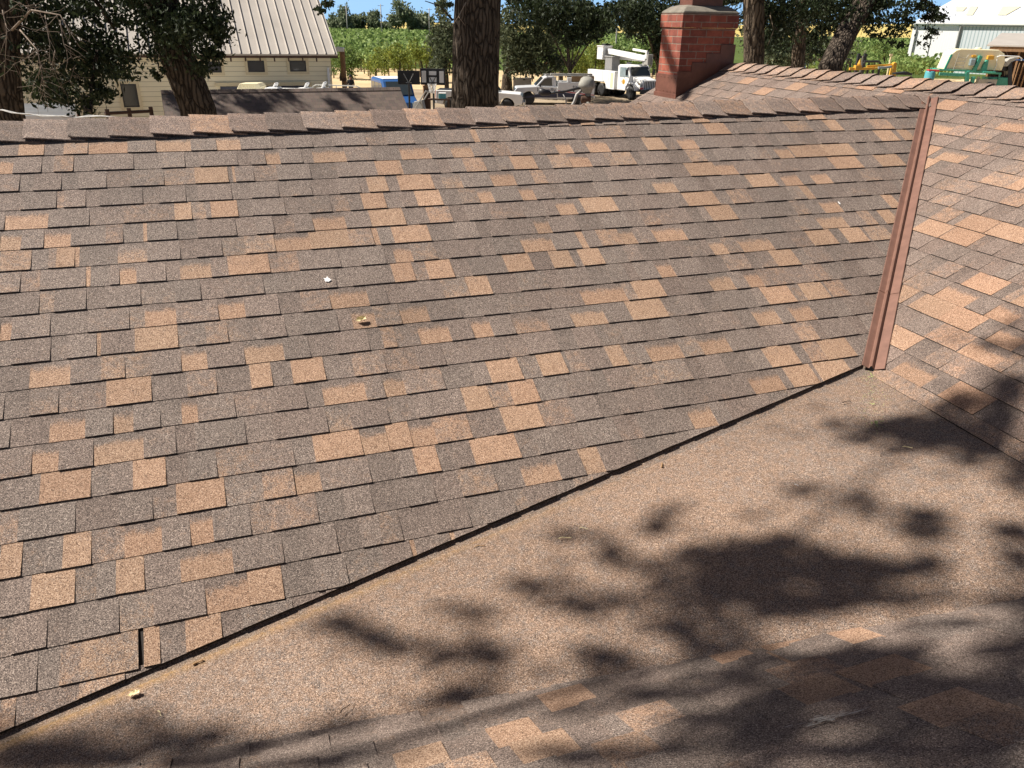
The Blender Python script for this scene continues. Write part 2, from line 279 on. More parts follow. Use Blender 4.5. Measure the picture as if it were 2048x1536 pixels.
BLOB= [
(1.87,3.29,-1.72,0.33,-0.05,0.03,-0.06,-0.14,-0.01,1),
(2.04,3.2,-1.7,0.26,-0.03,0.02,-0.08,-0.17,-0.01,1.2),
(2.14,3.08,-1.7,0.19,-0.02,0.02,-0.09,-0.17,-0.01,1),
(2.39,3.38,-1.55,0.09,-0.07,0.03,-0.07,-0.15,-0.06,1.1),
(2.47,3.7,-1.45,0.1,-0.08,0.04,-0.02,-0.05,-0.02,0.5),
(2.56,3.62,-1.42,0.05,-0.04,0.02,-0.05,-0.1,-0.04,0.8),
(1.24,2.85,-1.79,0.09,-0.01,0.01,-0.02,-0.05,-0.0,0.7),
(1.46,2.72,-1.78,0.12,-0.01,0.01,-0.03,-0.08,-0.01,0.3),
(1.63,2.55,-1.76,0.11,-0.01,0.01,-0.04,-0.09,-0.01,0.6),
(1.64,2.62,-1.76,0.13,-0.01,0.01,-0.02,-0.05,-0.0,0.6),
(2.15,2.79,-1.71,0.08,-0.01,0.01,-0.08,-0.14,-0.01,0.7),
(0.62,2.64,-1.86,0.12,-0.01,0.01,-0.01,-0.07,-0.0,0.9),
(0.39,2.52,-1.89,0.09,-0.01,0.01,-0.01,-0.11,-0.01,0.5),
(0.51,2.43,-1.88,0.11,-0.01,0.01,-0.01,-0.06,-0.0,0.5),
(0.96,2.46,-1.83,0.24,-0.02,0.02,-0.03,-0.11,-0.01,1.0),
(0.9,2.31,-1.85,0.32,-0.03,0.03,-0.03,-0.12,-0.01,1.2),
(0.7,2.23,-1.87,0.3,-0.03,0.03,-0.01,-0.07,-0.0,0.9),
(1.12,2.35,-1.82,0.2,-0.02,0.02,-0.03,-0.09,-0.01,0.8),
(1.36,2.32,-1.8,0.23,-0.02,0.02,-0.03,-0.09,-0.01,1),
(1.54,2.32,-1.78,0.1,-0.01,0.01,-0.02,-0.05,-0.0,0.7),
(1.18,2.18,-1.82,0.22,-0.02,0.02,-0.03,-0.07,-0.01,0.7),
(0.96,2.14,-1.85,0.2,-0.02,0.02,-0.02,-0.06,-0.0,0.9),
(0.55,2.11,-1.89,0.21,-0.02,0.02,-0.01,-0.05,-0.0,0.6),
(1.42,2.16,-1.8,0.17,-0.01,0.02,-0.03,-0.06,-0.0,0.5),
(0.25,2.22,-1.91,0.11,-0.01,0.01,-0.0,-0.04,-0.0,1.1),
(0.08,2.33,-1.92,0.09,-0.01,0.01,-0.0,-0.06,-0.0,0.6),
(-0.12,2.2,-1.95,0.12,-0.01,0.01,0.0,-0.05,-0.0,0.8),
(-0.6,2.19,-2.0,0.09,-0.01,0.01,0.01,-0.05,-0.0,0.9),
(-0.4,2.07,-1.98,0.11,-0.01,0.01,0.01,-0.04,-0.0,0.9),
(-0.5,2.11,-1.99,0.09,-0.01,0.01,0.01,-0.04,-0.0,0.6),
(-0.06,1.97,-1.95,0.07,-0.01,0.01,0.0,-0.09,-0.0,0.9),
(-0.13,1.86,-1.96,0.1,-0.01,0.01,0.0,-0.04,-0.0,1.1),
(-0.23,1.82,-1.97,0.15,-0.01,0.01,0.0,-0.02,-0.0,1.1),
(0.3,1.97,-1.92,0.08,-0.01,0.01,-0.0,-0.05,-0.0,0.9),
(-1.44,1.72,-2.1,0.29,-0.02,0.03,0.03,-0.05,0.0,1.0),
(-1.21,1.81,-2.07,0.15,-0.01,0.01,0.02,-0.04,0.0,0.6),
(-1.09,1.76,-2.06,0.18,-0.01,0.02,0.02,-0.04,0.0,0.7),
(-1.33,1.66,-2.09,0.36,-0.02,0.03,0.02,-0.04,0.0,1.3),
(-0.8,1.7,-2.03,0.31,-0.02,0.03,0.01,-0.02,-0.0,1),
(-0.49,1.74,-2.0,0.18,-0.01,0.02,0.0,-0.02,-0.0,0.9),
(-0.52,1.5,-1.89,0.15,-0.03,0.05,0.01,-0.04,0.02,1),
(-0.91,1.6,-2.01,0.21,-0.05,0.06,0.02,-0.05,0.03,0.8),
(0.43,1.71,-1.82,0.21,-0.06,0.07,-0.01,-0.07,0.03,0.7),
(0.72,1.78,-1.8,0.16,-0.05,0.06,-0.02,-0.05,0.02,0.6),
(1.04,1.78,-1.73,0.25,-0.09,0.09,-0.05,-0.1,0.04,1.2),
(1.19,1.54,-1.58,0.19,-0.06,0.07,-0.06,-0.1,0.04,1.0),
(1.44,1.72,-1.63,0.09,-0.03,0.03,-0.05,-0.07,0.03,0.9),
(0.62,1.39,-1.61,0.17,-0.04,0.05,-0.03,-0.09,0.04,0.9),
(0.36,1.36,-1.65,0.18,-0.04,0.06,-0.01,-0.06,0.03,0.9),
(0.92,1.24,-1.48,0.19,-0.05,0.06,-0.03,-0.06,0.02,0.9),
(1.14,1.26,-1.45,0.06,-0.02,0.02,-0.09,-0.13,0.05,1.3),
(1.03,1.4,-1.54,0.06,-0.02,0.02,-0.03,-0.05,0.02,0.8),
(1.71,2.12,-1.77,0.13,-0.01,0.01,-0.02,-0.04,-0.0,1.1),
(1.88,2.31,-1.75,0.07,-0.01,0.01,-0.04,-0.08,-0.01,0.6),
(0.2,1.66,-1.83,0.11,-0.03,0.04,-0.0,-0.04,0.02,0.5),
(0.76,1.57,-1.68,0.07,-0.02,0.02,-0.02,-0.06,0.03,0.8),
(0.65,1.98,-1.88,0.15,-0.01,0.01,-0.01,-0.03,-0.0,0.6),
(0.18,1.37,-1.68,0.11,-0.03,0.03,-0.0,-0.03,0.01,0.5),
(0.69,1.27,-1.54,0.16,-0.04,0.05,-0.02,-0.04,0.02,0.7),
(1.1,1.35,-1.5,0.12,-0.03,0.04,-0.05,-0.08,0.03,1.1),
(0.99,1.51,-1.61,0.11,-0.03,0.04,-0.02,-0.04,0.02,0.5),
(1.3,1.47,-1.52,0.05,-0.02,0.02,-0.09,-0.13,0.05,1),
(0.71,1.45,-1.63,0.14,-0.04,0.05,-0.02,-0.06,0.03,0.9),
(0.55,1.5,-1.68,0.12,-0.03,0.04,-0.01,-0.05,0.02,0.8),
(1.45,1.96,-1.75,0.1,-0.04,0.04,-0.03,-0.05,0.02,0.5),
(1.95,2.47,-1.74,0.07,-0.01,0.01,-0.04,-0.07,-0.01,0.7),
(2.27,3.22,-1.64,0.11,-0.08,0.04,-0.04,-0.09,-0.03,0.9),
(2.22,3.41,-1.63,0.1,-0.07,0.04,-0.03,-0.08,-0.03,0.6),
(1.14,2.26,-1.82,0.21,-0.02,0.02,-0.03,-0.08,-0.01,0.5),
(0.38,1.87,-1.91,0.14,-0.04,0.05,-0.01,-0.06,0.03,0.5),
(0.16,1.42,-1.72,0.15,-0.04,0.05,-0.0,-0.03,0.02,0.7),
(-1.47,1.65,-2.1,0.2,-0.01,0.02,0.01,-0.03,0.0,1),
(0.9,2.31,-1.85,0.76,-0.07,0.07,-0.08,-0.3,-0.02,0.12),
(0.95,1.58,-1.65,0.49,-0.15,0.17,-0.18,-0.38,0.16,0.4),
(-0.2,2.0,-1.96,0.52,-0.04,0.05,0.02,-0.2,-0.01,0.12),
(0.91,1.09,-1.4,0.22,-0.04,0.06,-0.05,-0.08,0.03,1.0),
(0.5,1.2,-1.54,0.21,-0.04,0.06,-0.02,-0.06,0.03,0.6),
(-0.94,1.67,-2.05,0.67,-0.04,0.06,0.03,-0.09,0.0,0.25),
(1.66,1.87,-1.67,0.07,-0.03,0.03,-0.36,-0.49,0.19,0.9),
(2.32,2.96,-1.65,0.07,-0.05,0.03,-0.1,-0.21,-0.09,0.8)]
# ================================================================ the house we look across
house = thing('shingled_house', 'house whose brown shingle roof slopes fill the lower picture, with a red brick chimney', 'house')
OF = V((0, 0, CZ)); E_ = .143
uA, sA, nA, OA = V((.93973, .34191, 0)), V((.30024, -.82521, -.47841)), V((.16357, -.44958, .87814)), V((-.03331, 5.38112, -.53698)) + OF
uD, sD, nD, OD = V((.3089, -.95109, 0)), V((-.8364, -.27165, -.47608)), V((-.45279, -.14706, .8794)), V((1.98117, 3.89329, -1.67395)) + OF
sC, nC, OC = V((-.29904, .82191, -.48481)), V((-.16576, .45559, .87462)), V((-.01972, 1.81132, -1.9531)) + OF
c0, c1, nM = V((-1.61391, 1.72952, -2.11208)) + OF, V((1.97362, 3.86965, -1.68465)) + OF, V((-.09737, -.03543, .99462))
T_ = V((3.3468, 6.67079, -.50633)) + OF
def clip(poly, reg):                         # convex clip of [(u,s),...] by a counter-clockwise or clockwise region
    ar = sum(a[0] * b[1] - b[0] * a[1] for a, b in zip(reg, reg[1:] + reg[:1])); sg = 1 if ar > 0 else -1
    for a, b in zip(reg, reg[1:] + reg[:1]):
        out = []; ex, ey = b[0] - a[0], b[1] - a[1]
        dd = [sg * (ex * (p[1] - a[1]) - ey * (p[0] - a[0])) for p in poly]
        for i in range(len(poly)):
            j = (i + 1) % len(poly)
            if dd[i] >= 0: out.append(poly[i])
            if (dd[i] >= 0) != (dd[j] >= 0):
                q = dd[i] / (dd[i] - dd[j]); out.append((poly[i][0] + (poly[j][0] - poly[i][0]) * q, poly[i][1] + (poly[j][1] - poly[i][1]) * q))
        poly = out
        if len(poly) < 3: return []
    return poly
def shingles(name, O, u, s, n, e, ph, k0, k1, u0, u1, regs, spec, seed, lip=.0031, tooth=.0042, wob=.004, label=None, tanp=.10, gb=0.0, rb=0.0):
    rg = random.Random(seed); mb = MB()
    def line(k, uu): return (k + ph) * e + wob * noise.noise(V((uu * 1.7 + seed, k * .8, 0))) + wob * .5 * noise.noise(V((uu * 9, k * 3.1 + seed, 4)))
    def P(uu, ss, h): return O + u * uu + s * ss + n * h
    for k in range(k0, k1 + 1):
        cells = []; x = u0; up = rg.random() < .5
        sp = sorted(spec.get(k, []))
        def fill(a, b, up):
            x = a
            while x < b - .004:
                w = rg.uniform(.09, .21) if up else rg.uniform(.06, .165)
                if b - x < w * 1.35: w = b - x
                q = rg.random()
                tt = 'l' if q < tanp else ('m' if q < .3 else 'g')
                if tanp > .12 and q > 2: tt = 'T' if up else 'F'
                if not up and rg.random() < .07 and w > .08: cells.append((x, x + .02, False, 'N' if rg.random() < .4 else 'g')); x += .02; w -= .02
                cells.append((x, min(x + w, b), up, tt)); x += w; up = not up
            return up
        for a, b, t_ in sp:
            if a > x: up = fill(x, a, up)
            a = max(a, x)
            if b <= a + .004: continue
            up = t_ in 'TLl'
            cells.append((a, b, up, t_)); x = b; up = not up
        fill(x, u1, up)
        for (a, b, up, ty) in cells:
            if ty == 'X': continue
            g = rg.uniform(.38, .78) + gb; rd = rg.random() * .9 + rb; j = rg.uniform(-.0016, .0016); hj = rg.uniform(0, .0007)
            if up: g += .08
            prof = {'T': [(0, .95), (1, .95)], 'L': [(0, .42), (1, .56)], 'l': [(0, .22), (1, .36)], 'R': [(0, .25), (1, .3)], 'N': [(0, .8), (1, .85)],
                    'F': [(0, -.15), (.2, -.1), (.5, .85), (1, 1.0)], 'f': [(0, -.15), (.25, .1), (.6, .45), (1, .52)], 'm': [(0, .02), (1, .14)], 'g': [(0, -.12), (1, -.06)]}[ty]
            dk = 1.0
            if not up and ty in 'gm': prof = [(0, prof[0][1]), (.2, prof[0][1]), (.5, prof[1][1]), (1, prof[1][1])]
            if ty == 'T' and rg.random() < .3: prof = [(0, .75), (1, 1.05)]
            top = tooth if up else 0.0
            for (f0, r0), (f1, r1) in zip(prof, prof[1:]):
                def S_(uu, f):
                    lo = line(k, uu) + j; hi = line(k - 1, uu) - .012
                    return hi + (lo - hi) * f
                quad = [(a, S_(a, f0)), (b, S_(b, f0)), (b, S_(b, f1)), (a, S_(a, f1))]
                for reg in regs:
                    pl = clip(quad, reg)
                    if not pl: continue
                    vs = []; cs = []
                    for (uu, ss) in pl:
                        lo, hi = line(k, uu) + j, line(k - 1, uu) - .012
                        f = (ss - hi) / (lo - hi); q = (f - f0) / (f1 - f0)
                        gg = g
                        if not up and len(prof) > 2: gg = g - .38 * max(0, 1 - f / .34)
                        h = -.0008 + f * lip + top * min(1, f * 6) + hj
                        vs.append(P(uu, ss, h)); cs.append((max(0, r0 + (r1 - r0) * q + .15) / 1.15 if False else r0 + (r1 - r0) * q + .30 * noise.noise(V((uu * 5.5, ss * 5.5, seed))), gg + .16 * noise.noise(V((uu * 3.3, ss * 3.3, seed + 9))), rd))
                    m_ = len(pl); nb = [P(uu, ss, -.009) for uu, ss in pl]
                    fs = [tuple(range(m_))]; mi_ = [1]
                    for i in range(m_):
                        i2 = (i + 1) % m_
                        mid = ((pl[i][0] + pl[i2][0]) / 2, (pl[i][1] + pl[i2][1]) / 2)
                        lo, hi = line(k, mid[0]) + j, line(k - 1, mid[0]) - .012; fm = (mid[1] - hi) / (lo - hi)
                        flat = abs(pl[i][1] - pl[i2][1]) < .25 * abs(pl[i][0] - pl[i2][0])
                        inner = flat and (abs(fm - f0) < .02 or (abs(fm - f1) < .02 and f1 < 1))
                        if not inner:
                            fs.append((i, i2, m_ + i2, m_ + i)); mi_.append(1 if mid[0] < (a + b) / 2 - (b - a) * .4 and not flat else 2)  # cut asphalt is black; left edges stay grain-coloured to carry the sun's light
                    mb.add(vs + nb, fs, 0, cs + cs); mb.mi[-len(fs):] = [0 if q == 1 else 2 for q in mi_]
    for reg in regs:                          # boarding below the shingles
        a = [P(uu, ss, -.0065) for uu, ss in reg]; b = [P(uu, ss, -.10) for uu, ss in reg]; m_ = len(reg)
        mb.add(a + b, [tuple(range(m_)), tuple(range(2 * m_ - 1, m_ - 1, -1))] + [(i, i + m_, (i + 1) % m_ + m_, (i + 1) % m_) for i in range(m_)], 1, (0, .3, 0))
    return mb.build(name, ['shingle', 'deck', 'cutedge'], house, label=label)

# slope A, facing us, from the ridge down to the low valley
UL = -3.9
def edgeA(uu): return 3.253 + (uu + 2.736) * (2.348 - 3.253) / (1.317 + 2.736)
regA = [(UL, .005), (3.60, -.14), (3.545, -.05), (1.321, 2.353), (UL, edgeA(UL))]
shingles('roof_slope', OA, uA, sA, nA, E_, 0, -1, 29, UL, 3.7, [regA], ATAN, 3, label='grey brown shingle slope with scattered tan tabs, facing the camera')
DTAN[19] = [(-.2, 1.2, 'L'), (1.2, 3.2, 'L')]
# slope D, the main roof to the right
eD = E_ * 1.0166; phD = -18.55 / 1.0166
RG = -2.735
regD1 = [(-2.20, RG), (3.2, RG), (3.2, .09), (.06, .05), (-2.162, -2.447)]
regD2 = [(-6.35, RG), (-2.20, RG), (-2.162, -2.44), (-4.35, 0.03), (-6.35, 0.03)]
shingles('roof_slope', OD, uD, sD, nD, eD, phD, -1, 19, -6.4, 3.3, [regD1, regD2], DTAN, 11, tanp=.14, gb=-.34, rb=.75, lip=.003, tooth=.0042, label='sunlit pinkish brown shingle slope on the right')
# slope C, the one below us, falling away to the valley
def lineC(uu): return -.2149 * uu + .01
regC = [(-3.2, lineC(-3.2)), (3.4, lineC(3.4)), (3.4, -2.3), (-3.2, -2.3)]
shingles('roof_slope', OC, uA, sC, nC, E_, .42, -16, 6, -3.3, 3.5, [regC], CTAN, 23, tanp=.07, gb=-.30, lip=.002, tooth=.006, label='near shingle slope in dappled tree shade, bottom right')
# far sides of the roofs, so the ridges are closed
def flipn(n, d): return V((-n.x, -n.y, n.z))
ridA0 = OA + uA * UL + sA * .005; ridA1 = OA + uA * 3.60 + sA * -.14
bk = V((-.30024, .82521, -.47841))
mb = MB()
def slab(mb, pts, n, th=.1):
    a = [p for p in pts]; b = [p - n * th for p in pts]; k = len(a)
    mb.add(a + b, [tuple(range(k)), tuple(range(2 * k - 1, k - 1, -1))] + [(i, i + k, (i + 1) % k + k, (i + 1) % k) for i in range(k)], 0, (0, .55, .3))
nb = V((-.16357, .44958, .87814))
slab(mb, [ridA0, ridA1, OD + uD * -4.35 + sD * -.05 + nD * -.02, ridA0 + bk * 2.9], nb)
mb.build('roof_slope', ['shingle'], house)
bd = V((.8364, .27165, -.47608)); nb = V((.45279, .14706, .8794))
rD0, rD1 = OD + uD * -6.35 + sD * RG, OD + uD * 3.2 + sD * RG
mb = MB(); slab(mb, [rD0, rD1, rD1 + bd * 3.2, rD0 + bd * 3.2], nb); mb.build('roof_slope', ['shingle'], house)
# walls under the eaves
mb = MB()
def wall(mb, a, b, z1, z0=0):
    a, b = V(a), V(b); d = (b - a).normalized(); p = V((-d.y, d.x, 0)) * .1
    mb.add([(a.x, a.y, z0), (b.x, b.y, z0), (b.x, b.y, z1), (a.x, a.y, z1), (a.x + p.x, a.y + p.y, z0), (b.x + p.x, b.y + p.y, z0), (b.x + p.x, b.y + p.y, z1), (a.x + p.x, a.y + p.y, z1)],
           [(0, 1, 2, 3), (4, 5, 6, 7), (0, 1, 5, 4), (1, 2, 6, 5), (2, 3, 7, 6), (3, 0, 4, 7)])
q0 = ridA0 + bk * 2.5; q1 = OD + uD * -4.5 + sD * -.3
wall(mb, q0, q1, q0.z - .15); wall(mb, q1, OD + uD * -6.1 + sD * -.3, 3.6); wall(mb, rD0 + uD * .3 + sD * 2.4, rD0 + uD * .3 + bd * 2.9, 3.5)
wall(mb, rD0 + uD * .3 + bd * 2.9, rD1 + bd * 2.9, rD0.z + bd.z * 2.9 - .15); wall(mb, ridA0 + uA * .2 + bk * 2.4, ridA0 + uA * .2 + sA * 3.0, 3.0)
mb.build('wall', 'stucco', house)

# the rolled roofing sheet in the dead valley
mb = MB(); cd = (c1 - c0); dC = V((.97768 * uA.x, .97768 * uA.y, 0)) + sC * -.21008
NU, NV = 90, 44
G0 = c0 - cd * .42; G1 = c1
back = V((.34191, -.93973, 0)); back = (back - nM * back.dot(nM)).normalized()
vs = []; cs = []
for i in range(NU + 1):
    a = G0 + (cd * 1.42) * (i / NU)
    for j in range(NV + 1):
        w = 2.9 * (j / NV) ** 1.4
        p = a + back * w
        if i == NU: pass
        z = .006 * noise.noise(p * 2.3) + .004 * noise.noise(p * 6)
        z *= min(1, w * 4)
        z += .012 * math.exp(-w * 9)
        dirt = max(0, 1 - abs(w - .004) / .022) * max(0, min(1, 1.05 - (i / NU * 1.42 - .42) * 1.5)) + .06 * max(0, 1 - w / .12)* max(0, 1 - (i / NU * 1.42 - .42) * 1.0)
        vs.append(p + nM * (z - .012)); cs.append((.55 + .25 * noise.noise(p * 1.1), .62 + .34 * noise.noise(p * .9 + V((3, 3, 3))), dirt))
fs = [(i * (NV + 1) + j, (i + 1) * (NV + 1) + j, (i + 1) * (NV + 1) + j + 1, i * (NV + 1) + j + 1) for i in range(NU) for j in range(NV)]
mb.add(vs, fs, 0, cs)
# the wedge between the sheet's straight right edge and slope D
vs = []; cs = []
for i in range(31):
    for j in range(NV + 1):
        w = 2.9 * (j / NV) ** 1.4; q0 = G1 + back * w
        q1 = G1 + V((.3089, -.95109, 0)) * (w * 1.0) + uD * 0 + V((.8364, .27165, 0)) * .12
        q1 = q1 - V((0, 0, 1)) * ((q1 - G1).dot(nM) / nM.z)
        p = q0.lerp(q1, i / 30); z = (.006 * noise.noise(p * 2.3) + .004 * noise.noise(p * 6)) * min(1, w * 4) + .012 * math.exp(-w * 9)
        vs.append(p + nM * (z - .012)); cs.append((.55 + .25 * noise.noise(p * 1.1), .62 + .34 * noise.noise(p * .9 + V((3, 3, 3))), 0))
mb.add(vs, [(i * (NV + 1) + j, (i + 1) * (NV + 1) + j, (i + 1) * (NV + 1) + j + 1, i * (NV + 1) + j + 1) for i in range(30) for j in range(NV)], 0, cs)
# its margin running up under slope A
vs = []; cs = []
for i in range(NU + 1):
    a = G0 + (cd * 1.42) * (i / NU); uu = (a - OA).dot(uA); t = i / NU * 1.42 - .42
    for j in range(7):
        f = j / 6; top = OA + uA * uu + sA * (edgeA(uu) - .10)
        p = a.lerp(top, f); p = p - nA * ((p - OA).dot(nA)) - nA * (.0125 - .0045 * f * (1 if f else 0))
        if j == 0: p = a + nM * (-.012 + .012)
        vs.append(p); cs.append((.40 + .2 * noise.noise(a * 1.5), .50 + .2 * noise.noise(a * 2 + V((0, j * .3, 0))), max(0, (.55 if j == 0 else .0) * min(1, 1.05 - t * 1.5))))
mb.add(vs, [(i * 7 + j, (i + 1) * 7 + j, (i + 1) * 7 + j + 1, i * 7 + j + 1) for i in range(NU) for j in range(6)], 0, cs)
o = mb.build('valley_sheet', ['sheet'], house, smooth=True, label='flat tan brown mineral roofing sheet in the low valley'); 

# metal valley flashing between slopes A and D
mb = MB(); vd = (T_ - OD).normalized(); pa = nA.cross(vd).normalized(); pa = pa if pa.dot(uA) < 0 else -pa
pd = nD.cross(vd).normalized(); pd = pd if pd.dot(uA) > 0 else -pd
upv = (nA + nD).normalized(); side = (pd - pa).normalized()
def flash(a, b, lift, w):
    prof = [lambda q: q + pa * (.064 * w) + nA * .011, lambda q: q + pa * (.060 * w) + nA * .013, lambda q: q + pa * .024 + nA * .010, lambda q: q + pa * .022 + nA * .012,
            lambda q: q + upv * .036 - side * .010, lambda q: q + upv * .036 - side * .004, lambda q: q + pd * .014 + nD * .010, lambda q: q + pd * .018 + nD * .010, lambda q: q + pd * (.066 * w) + nD * .0125, lambda q: q + pd * (.069 * w) + nD * .008]
    r0 = [f(a) + upv * lift for f in prof]; r1 = [f(b) + upv * lift for f in prof]; n_ = len(prof)
    low0 = [p - upv * .002 for p in r0]; low1 = [p - upv * .002 for p in r1]
    fs = [(i, i + 1, n_ + i + 1, n_ + i) for i in range(n_ - 1)]
    mb.add(r0 + r1, fs); mb.add(low0 + low1, fs)
    mb.add(r0 + low0, [(i, i + 1, n_ + i + 1, n_ + i) for i in range(n_ - 1)]); mb.add(r1 + low1, [(i, i + 1, n_ + i + 1, n_ + i) for i in range(n_ - 1)])
qs = OD + (T_ - OD) * .205
flash(OD - vd * .03, qs + vd * .02, 0, 1.0); flash(qs - vd * .02, T_ + vd * .02, .0035, .98)
mb.build('valley_flashing', 'copper', house, recalc=False, label='brown folded metal valley strip between the two slopes')

# ridge caps
def cap_mesh(seed, hw, ln, up=.014):
    rg = random.Random(seed); mb = MB(); n_ = 9
    sl = .546
    rows = []
    for x in (0, .02, ln * .5, ln):
        f = x / ln; lift = up * (1 - f) - .002
        row = []
        for i in range(n_):
            y = (i / (n_ - 1) * 2 - 1) * hw; a = abs(y)
            z = -sl * (a * a / .06 if a < .03 else (a - .015)) + lift
            z += .009 * (a / hw) ** 3 * (1 - f) * rg.uniform(.4, 1.3)
            row.append((x + .006 * rg.uniform(-1, 1) * (x == 0), y, z))
        rows.append(row)
    t = [p for r in rows for p in r]; b = [(p[0], p[1], p[2] - .006) for p in t]; k = len(t); nr = len(rows)
    fs = [(r * n_ + i, r * n_ + i + 1, (r + 1) * n_ + i + 1, (r + 1) * n_ + i) for r in range(nr - 1) for i in range(n_ - 1)]
    mb.add(t + b, fs + [tuple(q + k for q in f) for f in fs] + [(i, i + 1, k + i + 1, k + i) for i in range(n_ - 1)] +
           [((nr - 1) * n_ + i, (nr - 1) * n_ + i + 1, k + (nr - 1) * n_ + i + 1, k + (nr - 1) * n_ + i) for i in range(n_ - 1)] +
           [(r * n_, (r + 1) * n_, k + (r + 1) * n_, k + r * n_) for r in range(nr - 1)] + [(r * n_ + n_ - 1, (r + 1) * n_ + n_ - 1, k + (r + 1) * n_ + n_ - 1, k + r * n_ + n_ - 1) for r in range(nr - 1)])
    return mb.build('ridge_cap', ['capshingle'], house)
capsA = [cap_mesh(i, .172, .30, .017) for i in range(4)]; capsD = [cap_mesh(10 + i, .16, .30, .024) for i in range(3)]
used = set()
def run_caps(src, a, b, step, lift):
    d = (b - a); n_ = int(d.length / step); d.normalize()
    z = V((0, 0, 1)); y = z.cross(d).normalized(); z = d.cross(y)
    for i in range(n_ + 1):
        o = src[i % len(src)]
        if o.name in used: o = o.copy(); C.objects.link(o); o.parent = house
        used.add(o.name)
        m_ = Matrix((d, y, z)).transposed().to_4x4()
        r_ = Matrix.Rotation(R(rnd.uniform(-.9, .9)), 4, 'Z') @ Matrix.Rotation(R(rnd.uniform(-.6, .6)), 4, 'X')
        m_ = m_ @ r_; p = a + d * (i * step + rnd.uniform(-.004, .004)); m_.translation = p + V((0, 0, lift)); o.matrix_local = m_
rA0, rA1 = OA + uA * UL + sA * .005, OA + uA * 3.63 + sA * -.14
run_caps(capsA, rA0, rA1 - (rA1 - rA0).normalized() * .05, .212, .003)
run_caps(capsD, rD1 + nD * .0, rD0 - (rD0 - rD1).normalized() * .9, .212, .003)

# chimney standing at the far gable
e1, e2 = V((.951, .309, 0)), -uD
ca = OD + uD * -5.583 + sD * -1.936
zt = at(1355, 27, ca.y).z; zc = at(1355, 55, ca.y).z
MC = Matrix((e1, e2, V((0, 0, 1)))).transposed().to_4x4(); MC.translation = V((ca.x, ca.y, 0))
mt, t, b = nt('red_brick'); v = co(t); sx = t.nodes.new('ShaderNodeSeparateXYZ'); t.links.new(v, sx.inputs[0])
cb = t.nodes.new('ShaderNodeCombineXYZ'); t.links.new(mth(t, 'ADD', sx.outputs[0], sx.outputs[1]), cb.inputs[0]); t.links.new(sx.outputs[2], cb.inputs[1])
wob = tex(t, 'Noise', 14.0, v, Detail=3.0)
va = t.nodes.new('ShaderNodeVectorMath'); va.operation = 'MULTIPLY_ADD'; t.links.new(wob.outputs[1], va.inputs[0]); va.inputs[1].default_value = (.007, .007, 0); t.links.new(cb.outputs[0], va.inputs[2])
bt = tex(t, 'Brick', 1.0, va.outputs[0], **{'Brick Width': .215, 'Row Height': .0775, 'Mortar Size': .0065, 'Mortar Smooth': .3, 'Bias': 0.0})
bt.inputs['Color1'].default_value = (.37, .105, .062, 1); bt.inputs['Color2'].default_value = (.21, .060, .042, 1); bt.inputs['Mortar'].default_value = (.30, .21, .16, 1)
nz = tex(t, 'Noise', 9.0, v, Detail=6.0, Roughness=.7).outputs[0]
t.links.new(mix(t, .8, bt.outputs[0], ramp(t, nz, [(.25, (.32, .30, .30)), (.6, (1.0, 1.0, 1.0)), (.8, (1.2, 1.12, 1.05))]), 'MULTIPLY'), b.inputs['Base Color']); b.inputs['Roughness'].default_value = .9
bump(t, b, mth(t, 'ADD', mth(t, 'MULTIPLY', bt.outputs['Fac'], -1.0), mth(t, 'MULTIPLY', nz, .4)), .8, .008); MT['brick'] = mt
CW, CD, zb = .70, .50, 3.2
mb = MB(); mb.box((CW / 2, CD / 2, (zb + zc) / 2), (CW, CD, zc - zb)); mb.box((CW / 2, CD / 2, (zc + zt) / 2 + .001), (CW + .036, CD + .036, zt - zc))
chim = mb.build('chimney', 'brick', house, bevel=.004, label='red brick chimney with two flared top courses'); chim.matrix_local = MC
mb = MB(); o_ = .016
vs = [(-o_, -o_, zt + .002), (CW + o_, -o_, zt + .002), (CW + o_, CD + o_, zt + .002), (-o_, CD + o_, zt + .002)]
for k, (q, h) in enumerate(((.00, .025), (.07, .075), (.14, .095))): vs += [(-o_ + q, -o_ + q, zt + h), (CW + o_ - q, -o_ + q, zt + h), (CW + o_ - q, CD + o_ - q, zt + h), (-o_ + q, CD + o_ - q, zt + h)]
mb.add(vs, [(3, 2, 1, 0), (12, 13, 14, 15)] + [(4 * r + i, 4 * r + (i + 1) % 4, 4 * r + 4 + (i + 1) % 4, 4 * r + 4 + i) for r in range(3) for i in range(4)])
mb.build('mortar_crown', 'crown', chim, bevel=.01)
mb = MB(); mb.box((CW / 2, CD / 2, zt + .24), (.40, .30, .32)); mb.build('flue', 'copper2', chim, bevel=.01)
mb = MB(); zl = ca.z
mb.box((-.006, CD / 2, zl + .085), (.010, CD + .03, .33)); mb.box((-.012, CD / 2, zl - .01), (.012, CD + .06, .10))
for q in range(6): mb.box((-.014, .03 + .088 * q, zl + .06), (.008, .010, .010)); mb.box((-.014, .03 + .088 * q, zl + .215), (.008, .010, .010))
st = .546
for q in range(4):
    x0 = -.01 + q * .18; mb.box((x0 + .095, -.006 - .0015 * (q % 2), zl + (x0 + .09) * st + .10), (.195, .010, .30))
mb.build('step_flashing', 'copper2', chim, bevel=.003)

